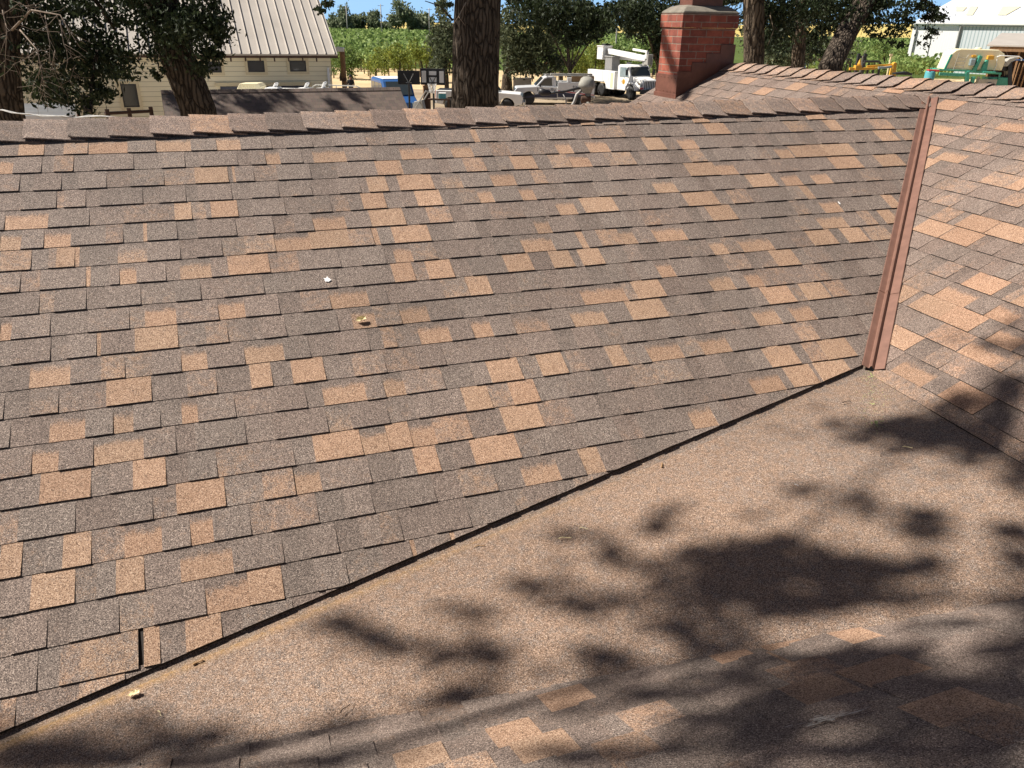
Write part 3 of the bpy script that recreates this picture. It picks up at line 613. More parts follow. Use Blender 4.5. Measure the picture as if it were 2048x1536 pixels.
# service mast behind the ridge
p = at(1177, 170, 8.2)
mast = thing('service_mast', 'grey power service mast with domed weatherhead and drooping cables behind the ridge', 'service mast', (p.x, p.y, 0))
mb = MB(); mb.tube([(0, 0, .2), (0, 0, p.z - .03)], .030, 12); mb.build('pipe', 'head', mast, True)
mb = MB(); q = p.z
mb.lathe([(.001, q + .080), (.030, q + .077), (.054, q + .062), (.068, q + .038), (.073, q + .004), (.074, q - .020), (.064, q - .028), (.044, q - .045), (.034, q - .075)], 18)
vv = []
for v_ in mb.v: vv.append(V((v_.x - .018 * (v_.z - q + .06) / .14 - (.02 if v_.x < 0 else 0) * (1 if v_.z < q + .03 else .4), v_.y, v_.z)))
mb.v = vv; mb.build('weatherhead', 'head', mast, True)
mb = MB(); mb.tube([(-.05, 0, q - .02), (-.12, -.01, q - .035), (-.22, -.02, q - .06), (-.33, -.03, q - .075), (-.40, -.03, q - .08)], [.014, .013, .011, .011, .012], 8)
mb.tube([(-.38, -.03, q - .08), (-.45, -.03, q - .075), (-.49, -.03, q - .06)], [.025, .036, .030], 8); mb.build('cable', 'blackmetal', mast, True)
mb = MB(); mb.tube([(-.06, .02, q - .05), (-.11, .02, q - .09), (-.13, .02, q - .16), (-.17, .02, q - .23), (-.22, .02, q - .32)], .015, 8)
mb.tube([(-.25, -.03, q - .09), (-.22, -.03, q - .14), (-.21, -.03, q - .22)], .007, 6)
mb.tube([(-.02, .03, q - .1), (-.06, .03, q - .17), (-.08, .03, q - .30)], .018, 6); mb.build('drop_wire', 'wire', mast, True)
mb = MB(); mb.box((-.045, .02, q - .15), (.04, .04, .05)); mb.tube([(-.07, 0, q - .13), (.03, 0, q - .13)], .04, 10); mb.build('clamp', 'darkwood', mast, bevel=.01)

# white overhead cable on the left
a, b_ = at(-60, 208, 9.0), at(232, 233, 6.2)
mb = MB(); pts = [a.lerp(b_, i / 14) + V((0, 0, -.05 * math.sin(math.pi * i / 14) + .006 * math.sin(i * 2.1))) for i in range(15)]
mb.tube(pts, .0055, 7); mb.tube([p + V((0, .01, .010 * math.sin(i * 1.7))) for i, p in enumerate(pts)], .0045, 6)
tag(mb.build('overhead_cable', 'wire', None, True), 'whitish twisted cable running down to the ridge at far left', 'cable')
# ================================================================ litter lying on the roofs
def W_(p): return V(p) + OF
def lay(n, d):                               # frame on a roof plane
    x = (d - n * d.dot(n)).normalized(); return Matrix((x, n.cross(x), n)).transposed().to_4x4()
def stick(p, n, ang, ln, r, mat, label, bend=.1):
    mb = MB(); k = 7
    mb.tube([(ln * (i / (k - 1) - .5), bend * ln * math.sin(i * .9), r * .9 + .15 * r * math.sin(i * 2)) for i in range(k)], [r * (.75 + .25 * math.sin(1 + i)) for i in range(k)], 6)
    o = mb.build('twig', mat, None, True); m_ = lay(n, V((math.cos(R(ang)), math.sin(R(ang)), 0))); m_.translation = p; o.matrix_world = m_
    return tag(o, label, 'twig', 'twigs lying on the roof')
def leaf(p, n, ang, sz, mat, label, curl=.5, name='fallen_leaf'):
    rg = random.Random(int(sz * 1e5) + int(ang)); mb = MB(); out = []; k = 14
    for i in range(k):
        a = 2 * math.pi * i / k; r = sz * (.55 + .32 * math.cos(a) ** 2 + .16 * ((i % 2) - .5) + rg.uniform(-.06, .06))
        out.append((r * math.cos(a), r * .8 * math.sin(a), .004 + curl * sz * (abs(math.sin(a)) ** 1.5 * .6 + .4 * max(0, math.cos(a)) ** 2)))
    c = [(0, 0, .003)]; mid = [(x * .55, y * .55, .003 + (z - .003) * .35) for x, y, z in out]
    fs = [(0, 1 + i, 1 + (i + 1) % k) for i in range(k)] + [(1 + i, 1 + k + i, 1 + k + (i + 1) % k, 1 + (i + 1) % k) for i in range(k)]
    mb.add(c + mid + out, fs); mb.tube([(-sz * .5, 0, .003), (-sz * 1.0, sz * .1, .006)], .0012, 5)
    o = mb.build(name, mat, None); m_ = lay(n, V((math.cos(R(ang)), math.sin(R(ang)), 0))); m_.translation = p; o.matrix_world = m_
    return tag(o, label, 'leaf')
leaf(W_((-.749, 3.561, -1.336)) + nA * .009, nA, 30, .030, 'dryleaf', 'curled pale dry leaf lying alone in the middle of the shingles', .7)
leaf(W_((-1.252, 1.90, -2.071)) + nM * .004, nM, 20, .022, 'dryleaf', 'pale dry leaf in the valley at lower left, on the yellow dirt line', .5)
leaf(W_((1.77, 3.322, -1.724)), nM, 70, .018, 'greenleaf', 'pale green leaf on the roofing sheet below the metal valley strip', .4)
mb = MB(); rg = random.Random(4); k = 22
mb.add([(0, 0, .0012)] + [((.012 + .011 * ((i % 3) == 0) * rg.random() + .004 * rg.random()) * math.cos(6.283 * i / k), (.012 + .014 * ((i % 4) == 1) * rg.random() + .003 * rg.random()) * math.sin(6.283 * i / k), .0003) for i in range(k)], [(0, 1 + i, 1 + (i + 1) % k) for i in range(k)])
o = mb.build('bird_dropping', 'splat'); m_ = lay(nA, uA); m_.translation = W_((-.948, 3.762, -1.195)) + nA * .0095; o.matrix_world = m_
tag(o, 'white round splash of bird dropping on the shingles', 'bird dropping')
o2 = o.copy(); C.objects.link(o2); m_ = lay(nA, sA) @ Matrix.Diagonal((.9, .35, 1, 1)); m_.translation = W_((2.157, 5.184, -1.046)) + nA * .009; o2.matrix_world = m_
tag(o2, 'small white streak of bird dropping on the shingles near the metal strip', 'bird dropping')
stick(W_((-1.083, 2.029, -2.049)), nM, 35, .036, .0042, 'twig', 'short thick tan twig beside the edge of the lower left shingles', .02)
stick(W_((-1.132, 1.82, -2.062)), nM, -40, .03, .0016, 'dryleaf', 'thin pale curved twig at lower left of the roofing sheet')
stick(W_((.701, 3.075, -1.838)), nM, 80, .030, .0045, 'twig', 'stubby orange brown twig standing out on the sunlit sheet', .02)
stick(W_((.229, 2.594, -1.901)), nM, 8, .052, .0024, 'dryleaf', 'longest pale twig in the middle of the roofing sheet')
stick(W_((.31, 2.649, -1.891)), nM, -12, .036, .002, 'dryleaf', 'pale twig just behind the longest pale twig')
stick(W_((-.119, 2.577, -1.936)), nM, 15, .04, .002, 'twig', 'forked pale twig near the shingle edge at centre')
stick(W_((1.715, 3.55, -1.721)), nM, 15, .045, .0025, 'darktwig', 'dark brown twig on the sheet left of the green leaf', .02)
stick(W_((1.821, 3.095, -1.727)), nM, -15, .04, .003, 'dryleaf', 'pale curled twig at the lower rim of the upper tree shadow')
stick(W_((1.245, 2.859, -1.792)), nM, -30, .016, .002, 'splat', 'tiny white chip in the centre of a small shadow')
stick(W_((-.518, 1.8, -2.002)), nM, 60, .04, .002, 'darktwig', 'dark thin twig on the sheet near the bottom shingles')
stick(W_((-1.27, 3.93, -1.06)) + nA * .008, nA, -50, .05, .0018, 'dryleaf', 'thin curved pale twig on the upper left shingles')
stick(W_((.18, 4.46, -1.02)) + nA * .008, nA, 20, .035, .0025, 'darktwig', 'black twig stub on the shingles right of centre')
stick(W_((-1.29, 3.62, -1.21)) + nA * .008, nA, 75, .06, .0016, 'darktwig', 'hooked dark twig on the left shingles')
mb = MB(); rg = random.Random(12)
for i in range(46):
    x, y = rg.gauss(0, .045), rg.gauss(0, .006) + .010 * (i % 3 - 1); l = rg.uniform(.006, .022); w = rg.uniform(.0006, .0016)
    mb.add([(x - l, y - w, 0), (x + l, y - w * .4, 0), (x + l * .8, y + w, 0), (x - l * .7, y + w, 0)], [(0, 1, 2, 3)])
o = mb.build('scuff', 'wire'); r_ = ray(1662, 1442); q = r_ * ((OC - OF).dot(nC) / r_.dot(nC)) + OF; m_ = lay(nC, V((.94, .25, 0))); m_.translation = q + nC * .0095; o.matrix_world = m_
tag(o, 'pale scraped scuff on the near shingles at lower right', 'scuff mark')
# crumbs washed below the metal strip
mb = MB(); rg = random.Random(9)
for i in range(300):
    f = rg.random() ** 1.2; p = W_((1.96, 3.86, -1.684)).lerp(W_((1.74, 3.22, -1.725)), f) + V((rg.gauss(0, .03 + .03 * f), rg.gauss(0, .03), 0))
    p = p - nM * ((p - c0).dot(nM)); z = p + nM * .001; s_ = rg.uniform(.0012, .0034); a = rg.uniform(0, 6.3)
    d = V((math.cos(a), math.sin(a), 0)) * s_; e = V((-d.y, d.x, 0)) * rg.uniform(.3, .8)
    mb.add([z - d, z - e, z + d, z + e, z + nM * s_ * .7], [(0, 1, 4), (1, 2, 4), (2, 3, 4), (3, 0, 4)])
for (px, py, pz) in ((1.803, 3.337, -1.72), (1.773, 3.30, -1.725), (1.835, 3.511, -1.711), (1.76, 3.33, -1.722), (1.95, 3.83, -1.686), (1.94, 3.80, -1.688)):
    for i in range(7):
        z = W_((px, py, pz)) + V((rg.gauss(0, .007), rg.gauss(0, .006), 0)); z = z - nM * ((z - c0).dot(nM)) + nM * .002; s_ = rg.uniform(.003, .006)
        a = rg.uniform(0, 6.3); d = V((math.cos(a), math.sin(a), 0)) * s_; e = V((-d.y, d.x, 0)) * .5
        mb.add([z - d, z - e, z + d, z + e, z + nM * s_ * .6], [(0, 1, 4), (1, 2, 4), (2, 3, 4), (3, 0, 4)])
tag(mb.build('leaf_crumbs', 'greenleaf'), 'scattered pale green leaf crumbs washed below the metal valley strip', 'leaf crumbs', kind='stuff')
# ================================================================ trees
def leaves(mb, c, rad, n, size, rg, flat=.5, clump=None):
    c = V(c); cl = clump or max(3, int(n / 90)); cen = []
    for i in range(cl):
        d = V((rg.gauss(0, 1), rg.gauss(0, 1), rg.gauss(0, 1))); d = d.normalized() * (rg.random() ** .45)
        cen.append((c + V((d.x * rad[0], d.y * rad[1], d.z * rad[2])), rg.uniform(.14, .30)))
    for i in range(n):
        q, sp = cen[rg.randrange(cl)]
        p = q + V((rg.gauss(0, rad[0] * sp), rg.gauss(0, rad[1] * sp), rg.gauss(0, rad[2] * sp)))
        d = V((rg.gauss(0, 1), rg.gauss(0, 1), rg.gauss(0, 1) * flat)).normalized(); e = d.orthogonal().normalized()
        e = (Matrix.Rotation(rg.uniform(0, 6.28), 3, d) @ e); s_ = size * rg.uniform(.55, 1.35)
        f = d.cross(e); w = s_ * rg.uniform(.3, .5); b = len(mb.v)
        mb.v += [p - f * s_ * .9, p + e * w - f * s_ * .15, p + f * s_ * .9, p - e * w + d * w * .35]
        mb.f.append([b, b + 1, b + 2, b + 3]); mb.mi.append(0)
def limb(mb, pts, r0, r1, n=7):
    pts = [V(p) for p in pts]; fine = []
    for i in range(len(pts) - 1):
        for k in range(4): fine.append(pts[i].lerp(pts[i + 1], k / 4) + V((noise.noise(pts[i] * 3 + V((k, 0, 0))), noise.noise(pts[i] * 3 + V((0, k, 5))), 0)) * r0 * .25 * (1 if i + k else 0))
    fine.append(pts[-1]); m_ = len(fine) - 1
    mb.tube(fine, [r0 + (r1 - r0) * (i / m_) ** .8 for i in range(m_ + 1)], n)
def trunkmesh(path, r0, r1, n=40, rug=.05, flare=.25, seed=0):
    mb = MB(); pts = [V(p) for p in path]; seg = []
    for i in range(len(pts) - 1):
        k = max(6, int((pts[i + 1] - pts[i]).length / .14))
        for j in range(k): seg.append(pts[i].lerp(pts[i + 1], j / k))
    seg.append(pts[-1]); m_ = len(seg) - 1; vs = []
    for i, p in enumerate(seg):
        f = i / m_; r = r0 + (r1 - r0) * f; r *= 1 + flare * math.exp(-f * 9)
        p = p + V((noise.noise(V((seed, 0, p.z * .35))), noise.noise(V((0, seed, p.z * .35))), 0)) * r0 * .12
        for k in range(n):
            a = 2 * math.pi * k / n; q = V((math.cos(a), math.sin(a), 0))
            h = noise.noise(V((q.x * 5 + seed, q.y * 5, p.z * .55))) + .6 * noise.noise(V((q.x * 11, q.y * 11 + seed, p.z * 1.3)))
            vs.append(p + q * r * (1 + rug * h + .05 * noise.noise(V((q.x * 1.5, q.y * 1.5, p.z * .3 + seed)))))
    mb.add(vs, [(i * n + k, i * n + (k + 1) % n, (i + 1) * n + (k + 1) % n, (i + 1) * n + k) for i in range(m_) for k in range(n)])
    return mb
def tree(name, label, base, path, r0, r1, clumps, size, leafm, bark='bark', limbs=(), group=None, seed=1, n=40, extra=None, rug=.05, twigs=None):
    t = thing(name, label, 'tree', base, 0, group); b = V(base); rg = random.Random(seed)
    mb = trunkmesh([V(p) - b for p in path], r0, r1, n, rug, seed=seed)
    for pts, a, c in limbs: limb(mb, [V(p) - b for p in pts], a, c)
    mb.build('trunk', bark, t, True)
    if twigs:
        mb = MB(); twigs(mb, b, rg); mb.build('bare_twigs', 'deadtwig', t, True)
    mb = MB()
    for c, rad, k, *z in clumps: leaves(mb, V(c) - b, rad, k, z[0] if z else size, rg)
    if extra: extra(mb, b, rg)
    mb.build('crown', leafm, t, recalc=False); return t
def ell(x, y, Y, rx, ry, ry_depth, n, *z):      # a leaf mass: centre and radii as seen, at its own distance
    c = at(x, y, Y); k = (at(x + rx, y, Y) - c).length; h = (at(x, y + ry, Y) - c).length
    return (c, (k, ry_depth, h), n, *z)
def g0(x, y, Y): p = at(x, y, Y); return (p.x, p.y, 0)
def path(*q): return [at(*p) if len(p) == 3 else p for p in q]
def down(x, y, Y, dx=0): p = at(x, y, Y); return V((p.x + dx, p.y, 0))

# big oak at the centre
b = g0(953, 212, 15); tp = at(956, 0, 15)
bigoak = tree('oak_tree', 'massive bare furrowed oak trunk rising at the top centre behind the ridge', b, [b, at(953, 190, 15), at(955, 90, 15), at(958, -60, 15), V((tp.x + .1, 15.2, 9.5)), V((tp.x + .3, 15.6, 13))], .475, .30,
     [((tp.x - 1, 16, 12), (3, 3, 2.4), 900, .14), ((tp.x + 2.5, 17, 11.5), (3, 3, 2), 900, .14), ell(652, 12, 12.5, 14, 16, .3, 110, .045), ell(892, 8, 14.2, 16, 9, .3, 40, .05), ell(1030, 2, 15.5, 22, 10, .4, 60, .05)], .1, 'leafdark',
     limbs=[([(tp.x, 15, 7.2), (tp.x - 1.6, 14.2, 8.3), at(652, -60, 12.5)], .13, .03), ([at(652, -60, 12.5), at(655, -20, 12.5), at(650, 15, 12.5)], .02, .006),
            ([at(905, 40, 14.8), at(880, 12, 14.4), at(850, 2, 14.2)], .02, .006), ([at(905, 60, 14.7), at(882, 52, 14.5), at(845, 60, 14.4)], .008, .003), ([at(890, 14, 14.6), at(868, 30, 14.6), at(842, 60, 14.5)], .007, .003), ([(tp.x + .2, 15.2, 9.4), (tp.x - 2, 13, 11), (-3.6, 10.6, 11.6), (-3.9, 9.7, 11.4)], .16, .06), ([(tp.x + .1, 15.2, 9), (tp.x + 1.5, 16, 10.5), (tp.x + 3, 17, 11.5)], .2, .06)],
     seed=5, n=72, rug=.075, twigs=lambda mb, b, rg: [limb(mb, [V(p) - b for p in q], .009, .004, 5) for q in ([at(932, 5, 14.3), at(917, 33, 14.2), at(903, 54, 14.2)], [at(917, 33, 14.2), at(930, 51, 14.2)])])

# tree at far left, its boughs reaching out over the house (they throw the dappled shade)
def over(mb, b, rg):
    for cx, cy, cz, ax, ay, az, bx, by, bz, dn in BLOB:
        c, a, d = V((cx, cy, cz)) + OF, V((ax, ay, az)), V((bx, by, bz)); t0 = rg.uniform(11.0, 13.2)
        n_ = max(5, int(dn * 4.3 * math.pi * max(a.cross(d).length, .006) / .0030))
        big = a.length > .55; sub = [(rg.gauss(0, .6), rg.gauss(0, .6)) for _ in range(16)]
        for i in range(n_):
            q = min(1.7, abs(rg.gauss(0, .62))); w = rg.uniform(0, 6.283)
            qa, qb = q * math.cos(w) * 1.02, q * math.sin(w) * 1.02
            if big: z_ = sub[rg.randrange(16)]; qa, qb = z_[0] + qa * .13, z_[1] + qb * .16
            p = c + a * qa + d * qb + L * (t0 + rg.gauss(0, .22)) - b
            e = V((rg.gauss(0, 1), rg.gauss(0, 1), rg.gauss(0, 1))).normalized(); f = e.orthogonal().normalized(); e = e.cross(f); s_ = rg.uniform(.04, .075); k = len(mb.v)
            mb.v += [p - f * s_, p + e * s_ * .5, p + f * s_, p - e * s_ * .5]; mb.f.append([k, k + 1, k + 2, k + 3]); mb.mi.append(0)
def twl(mb, b, rg):
    for pts, a, c in (([at(24, 60, 12.2), at(62, 20, 11.8), at(120, 30, 11.6), at(160, 95, 11.5)], .02, .004), ([at(40, 60, 12), at(75, 100, 11.6), at(84, 150, 11.5), at(80, 190, 11.5)], .012, .003), ([at(75, 100, 11.6), at(50, 118, 11.5), at(24, 130, 11.5)], .007, .002), ([at(84, 130, 11.5), at(70, 160, 11.5), at(66, 172, 11.4)], .005, .002),
            ([at(90, 30, 11.8), at(100, 90, 11.6), at(98, 128, 11.5)], .008, .002), ([at(120, 40, 11.6), at(128, 90, 11.5), at(149, 122, 11.5)], .008, .002), ([at(5, 20, 11.5), at(14, 60, 11.4), at(8, 160, 11.4)], .009, .003), ([at(84, 150, 11.5), at(88, 175, 11.5), at(80, 205, 11.5)], .006, .002), ([at(62, 20, 11.8), at(40, 5, 11.7), at(4, 30, 11.6)], .009, .003), ([at(110, 100, 11.5), at(104, 130, 11.5), at(108, 140, 11.5)], .004, .002),
            ([at(150, 130, 12.5), at(140, 160, 12.4), at(122, 170, 12.4)], .006, .002)):
        limb(mb, [V(p) - b for p in pts], a, c, 5)
        for q, q2 in zip(pts, pts[1:]):
            for k in range(5):
                p = V(q).lerp(V(q2), rg.random()) - b; d = V((rg.gauss(0, .6), rg.gauss(0, .3), rg.uniform(-1.2, .3))).normalized() * rg.uniform(.08, .4)
                limb(mb, [p, p + d * .5 + V((rg.gauss(0, .03), 0, -.01)), p + d], .0035, .0015, 4)
def sunp(x, y, z, t): return V((x, y, z)) + OF + L * t
b = g0(-4, 240, 12.5)
tree('oak_tree', 'dark shaded tree trunk at the far left with long bare hanging twigs', b, [b, at(4, 230, 12.5), at(-4, 120, 12.5), at(2, -40, 12.5), at(14, -260, 12.2), V((-7.4, 11.0, 10.6))], .36, .22,
     [ell(120, 60, 13.5, 95, 70, 1.6, 3600, .055), ell(205, 130, 13.5, 90, 52, 1.3, 2400, .05), ell(90, 170, 14, 60, 45, 1.0, 1000, .055), ell(185, 195, 13, 40, 28, .7, 700, .05), ell(10, 40, 12.8, 50, 60, .8, 700, .055), ell(240, 10, 14, 80, 34, 1.4, 1000, .05), ell(120, -90, 14, 160, 70, 2, 1800, .07), ell(52, 25, 12.0, 14, 22, .2, 130, .05)], .06, 'leafdark',
     limbs=[([(-7.2, 11.0, 10.4), sunp(-4.9, 3.6, -1.0, 12.2), sunp(-2.6, 1.3, -2.2, 12.2), sunp(-.4, 1.55, -1.9, 12.2), sunp(.7, 2.0, -1.9, 12.2), sunp(1.6, 2.4, -1.8, 12.2)], .07, .015),
            ([sunp(.6, 2.0, -1.9, 12.2), sunp(1.2, 2.6, -1.8, 12.4), sunp(1.9, 3.2, -1.7, 12.6)], .03, .012), ([at(40, -240, 12.2), at(150, -60, 13.3), at(230, 60, 13.6)], .09, .02), ([at(28, -20, 12.5), at(90, 40, 13), at(150, 150, 13.2)], .07, .015),
([at(170, 215, 12.5), at(182, 225, 12.5), at(182, 170, 13), at(195, 100, 13.2)], .02, .03)],
     seed=3, extra=over, twigs=twl)

# unseen oak added behind the camera to block sky light and deepen the shade
bh = V((4.5, -8.5, 0))
tree('oak_tree', 'unseen oak added behind the camera to block sky light over the near roof', bh, [bh, V((4.3, -8.4, 4)), V((4, -8, 9)), V((4, -7.5, 13))], .45, .25,
     [((x_, y_, z_), (3.4, 2.4, 2.0), 900, .20) for x_, y_, z_ in ((-8, -4.5, 10), (-3, -4, 11), (2, -3.8, 11.5), (7, -3, 11), (11, 1, 11), (13, 6, 11.5), (9, -7, 9), (-6, -8, 9), (0, -7.5, 13), (4, -5, 8), (9, -1, 13), (-1, -5, 8.5), (13, -4, 8), (15, 2, 8))], .2, 'leafdark',
     limbs=[([V((4, -8, 9)), V((0, -6, 10.5)), V((-6, -5, 10))], .2, .05), ([V((4, -8, 9)), V((8, -4, 10.5)), V((12, 2, 11))], .2, .05)], seed=9)

# leaning oak left
b = g0(405, 225, 14)
tree('oak_tree', 'leaning dark oak trunk before the cream building, lit along its left edge', b, [b, at(394, 215, 14), at(354, 110, 14), at(325, 20, 14), at(310, -80, 14), at(300, -300, 14)], .31, .27,
     [ell(375, 60, 13.6, 66, 60, .9, 2600, .05), ell(420, 45, 13.6, 34, 55, .6, 1100, .045), ell(300, 60, 13.4, 40, 60, .6, 900, .045), ell(405, 120, 13.5, 34, 26, .5, 520, .045), ell(430, 100, 13.6, 24, 30, .4, 330, .04), ell(320, 150, 13.2, 12, 20, .2, 120, .045), ell(300, 10, 13.6, 60, 30, .8, 700, .05), ell(330, -110, 14, 150, 80, 2, 1500, .08), (V((-.9, 14.40, 7)) + L * 8.5, (1.5, .50, 2.4), 2400, .10), (V((-1.2, 15, 4.6)) + L * 7.0, (.8, 1.0, 1.0), 500, .10)] + [(V((-3.4 - 7.6 * f_ + .1 * o_, 24 - 3.4 * f_ - o_, 3.35 - .2 * o_)) + L * (9 + 4 * ((f_ * 7) % 1)), (.55, .6, .45), 330, .085) for f_, o_ in ((.22, .5), (.30, 1.1), (.38, .1), (.42, .8), (.5, .4), (.56, 1.2), (.6, .1), (.66, .7), (.72, .3), (.78, 1.0), (.84, .1), (.88, .7), (.95, .4), (1.0, 1.0), (.12, 1.2), (.7, 1.4), (.33, 1.6))], .05, 'leafdark',
     limbs=[([at(345, 90, 14), at(385, 50, 13.8), at(430, 60, 13.6), at(452, 95, 13.6)], .05, .006), ([at(330, 30, 14), at(400, 10, 13.7), at(445, 45, 13.6)], .05, .006), ([at(335, 60, 14), at(310, 90, 13.5), at(318, 140, 13.3)], .02, .006)],
     seed=8, n=56, rug=.07)

# right-hand oaks beyond the main roof
b = g0(1508, 140, 21)
tree('oak_tree', 'oak trunk right behind the brick chimney, its left half in sun', b, [b, at(1508, 120, 21), at(1508, 40, 21), at(1506, -60, 21), at(1510, -300, 21)], .275, .24,
     [ell(1450, 2, 22, 70, 12, 1.2, 500, .07), ell(1545, 40, 22, 45, 60, 1.2, 1500, .065), ell(1560, 15, 22, 70, 24, 1.2, 900, .065), ell(1500, -120, 23, 200, 90, 3, 1800, .12)], .07, 'leafdark',
     limbs=[([at(1512, 60, 21), at(1538, 30, 21.3), at(1560, 20, 21.6)], .05, .02), ([at(1540, 30, 20.5), at(1548, 60, 20.4), at(1535, 92, 20.4)], .012, .004), ([at(1548, 50, 20.4), at(1554, 62, 20.4)], .008, .003)], bark='bark2', seed=12, n=48, rug=.07)
b = g0(1597, 150, 25)
tree('oak_tree', 'slim dark oak trunk between the chimney oak and the leaning oak', b, [b, at(1596, 125, 25), at(1600, 60, 25), at(1606, -40, 25), at(1610, -200, 25)], .22, .17,
     [ell(1600, 40, 25.5, 70, 50, 1.6, 2300, .075), ell(1640, 25, 25.5, 60, 36, 1.2, 1300, .075), ell(1560, 85, 26, 36, 36, 1, 800, .07), ell(1620, 95, 26.5, 40, 20, 1, 500, .07)], .08, 'leafdark', bark='bark2', seed=14)
b = g0(1640, 190, 19)
tree('oak_tree', 'oak leaning to the right over the white barn, its boughs arching past the eave', b, [b, at(1662, 128, 19), at(1690, 70, 19.3), at(1722, 15, 19.6), at(1760, -60, 20), at(1800, -220, 20)], .30, .22,
     [ell(1700, 20, 20, 70, 40, 1.2, 1700, .06), ell(1770, 15, 20, 60, 24, 1.0, 900, .055), ell(1780, 48, 20, 36, 26, .8, 420, .05), ell(1790, 78, 20, 22, 14, .5, 160, .05), ell(1850, 18, 20, 48, 24, .7, 620, .05), ell(1880, 26, 20, 26, 20, .5, 260, .045), ell(1860, 62, 20, 24, 20, .5, 180, .045), ell(1852, 84, 20, 10, 14, .3, 70, .045), ell(1740, 75, 20, 22, 16, .5, 110, .05), ell(1700, -110, 21, 220, 90, 3, 1700, .11)], .06, 'leafdark',
     limbs=[([at(1722, 15, 19.6), at(1790, -10, 20), at(1850, 0, 20), at(1880, 18, 20)], .07, .01), ([at(1700, 50, 19.4), at(1760, 40, 20), at(1800, 50, 20)], .04, .008), ([at(1820, -5, 20), at(1808, 35, 20), at(1770, 60, 20)], .02, .004), ([at(1850, 0, 20), at(1858, 45, 20), at(1853, 90, 20)], .015, .004)], seed=17, rug=.07)
# oaks in the middle distance
def mid(label, x, yb, Y, w, crowns, leafm, seed, name='oak_tree', bark='bark2', size=.16, group=None):
    b = g0(x, yb, Y); k = w / 2 * (at(x + 1, yb, Y) - at(x, yb, Y)).length; cy = min(c[1] for c in crowns)
    c0_ = at(crowns[0][0], crowns[0][1] + crowns[0][3] * .3, Y)
    return tree(name, label, b, [b, at(x, yb - 18, Y), c0_], k * 1.1, k * .5, [ell(c[0], c[1], Y + (c[6] if len(c) > 6 else 0), c[2], c[3], c[4], c[5]) for c in crowns], size, leafm, bark, limbs=[([at(x, yb - 22, Y), at(c[0], c[1], Y)], k * .5, k * .15) for c in crowns[1:]], group=group, seed=seed, n=18)
mid('grey green live oak with a stout short trunk just right of the big trunk', 1014, 168, 66, 22, [(1052, 105, 55, 48, 2.6, 3600), (1028, 60, 46, 50, 2.4, 2600), (1085, 70, 40, 40, 2.4, 2000), (1090, 128, 34, 22, 2, 900)], 'leafgrey', 21, size=.17)
mid('tall dark oak whose low canopy hangs above the service pickup', 1140, 165, 62, 9, [(1130, 30, 70, 38, 3, 3200), (1180, 50, 46, 34, 2.6, 2000), (1080, 20, 60, 40, 3, 2200), (1150, 75, 34, 26, 2, 1000), (1215, 30, 32, 34, 2, 1000)], 'leafdark', 22, size=.17)
mid('dark oak left of the brick chimney with a drooping canopy over the bucket truck', 1318, 150, 72, 12, [(1290, 35, 42, 46, 3, 2800), (1322, 80, 24, 36, 2, 1000), (1275, 15, 46, 28, 3, 1300), (1350, 20, 60, 30, 3, 1300), (1430, 25, 60, 34, 3, 900)], 'leafdark', 23, size=.19)
mid('dark round oak just left of the big central trunk', 893, 168, 58, 10, [(886, 95, 30, 44, 1.8, 2300), (890, 40, 24, 40, 1.6, 1400), (868, 128, 22, 20, 1.4, 700)], 'leafgrey', 24, size=.15)
mid('bushy dark tree in the shade behind the slim oak trunk', 1560, 150, 60, 10, [(1560, 105, 60, 30, 2.5, 2300), (1640, 100, 50, 30, 2.5, 1800), (1530, 70, 40, 34, 2.5, 1000)], 'leafgrey', 25, size=.17)
mid('sunlit bush growing behind the pickup, below the oak canopy', 1120, 160, 74, 5, [(1125, 110, 30, 22, 2, 900)], 'leafmid', 26, 'orchard_tree', size=.17)
# young trees along the near edge of the vineyard
G = 'young trees along the near edge of the vineyard'
for i, (lab, x, Y, cx_, cy_, rx, ry, n, lm) in enumerate((
    ('young tree right behind the wooden lamp post', 702, 82, 693, 122, 30, 30, 1500, 'leafmid'), ('low young tree left of the wooden lamp post', 682, 84, 676, 130, 16, 22, 500, 'leafmid'),
    ('yellow green young tree above the blue van', 752, 80, 752, 122, 26, 24, 1200, 'leafyel'), ('wide yellow green young tree above the backboards', 800, 79, 800, 116, 34, 28, 1700, 'leafyel'),
    ('yellow green young tree beside the dark round oak', 846, 80, 842, 112, 26, 28, 1300, 'leafyel'), ('young tree standing left of the blue banner', 1052, 78, 1058, 136, 22, 20, 700, 'leafgrey'),
    ('young tree over the rack of the service pickup', 1124, 80, 1126, 128, 30, 22, 1000, 'leafmid'), ('yellowish young tree left of the bucket truck body', 1150, 82, 1152, 115, 30, 30, 1500, 'leafyel'),
    ('sunny young tree behind the truck bucket', 1190, 86, 1192, 112, 30, 32, 1500, 'leafyel'), ('young tree behind the truck boom', 1240, 88, 1245, 118, 34, 28, 1300, 'leafmid'),
    ('young tree between the truck cab and the chimney', 1290, 88, 1296, 120, 26, 34, 1100, 'leafmid'), ('young tree behind the black rails on the right', 1700, 96, 1690, 100, 34, 22, 900, 'leafmid'), ('young tree left of the white barn corner', 1770, 98, 1768, 95, 40, 18, 900, 'leafmid'))):
    mid(lab, x, 162 if x < 1500 else 150, Y, 5, [(cx_, cy_, rx, ry, 1.5, n)], lm, 40 + i, 'orchard_tree', 'bark', .15, G)
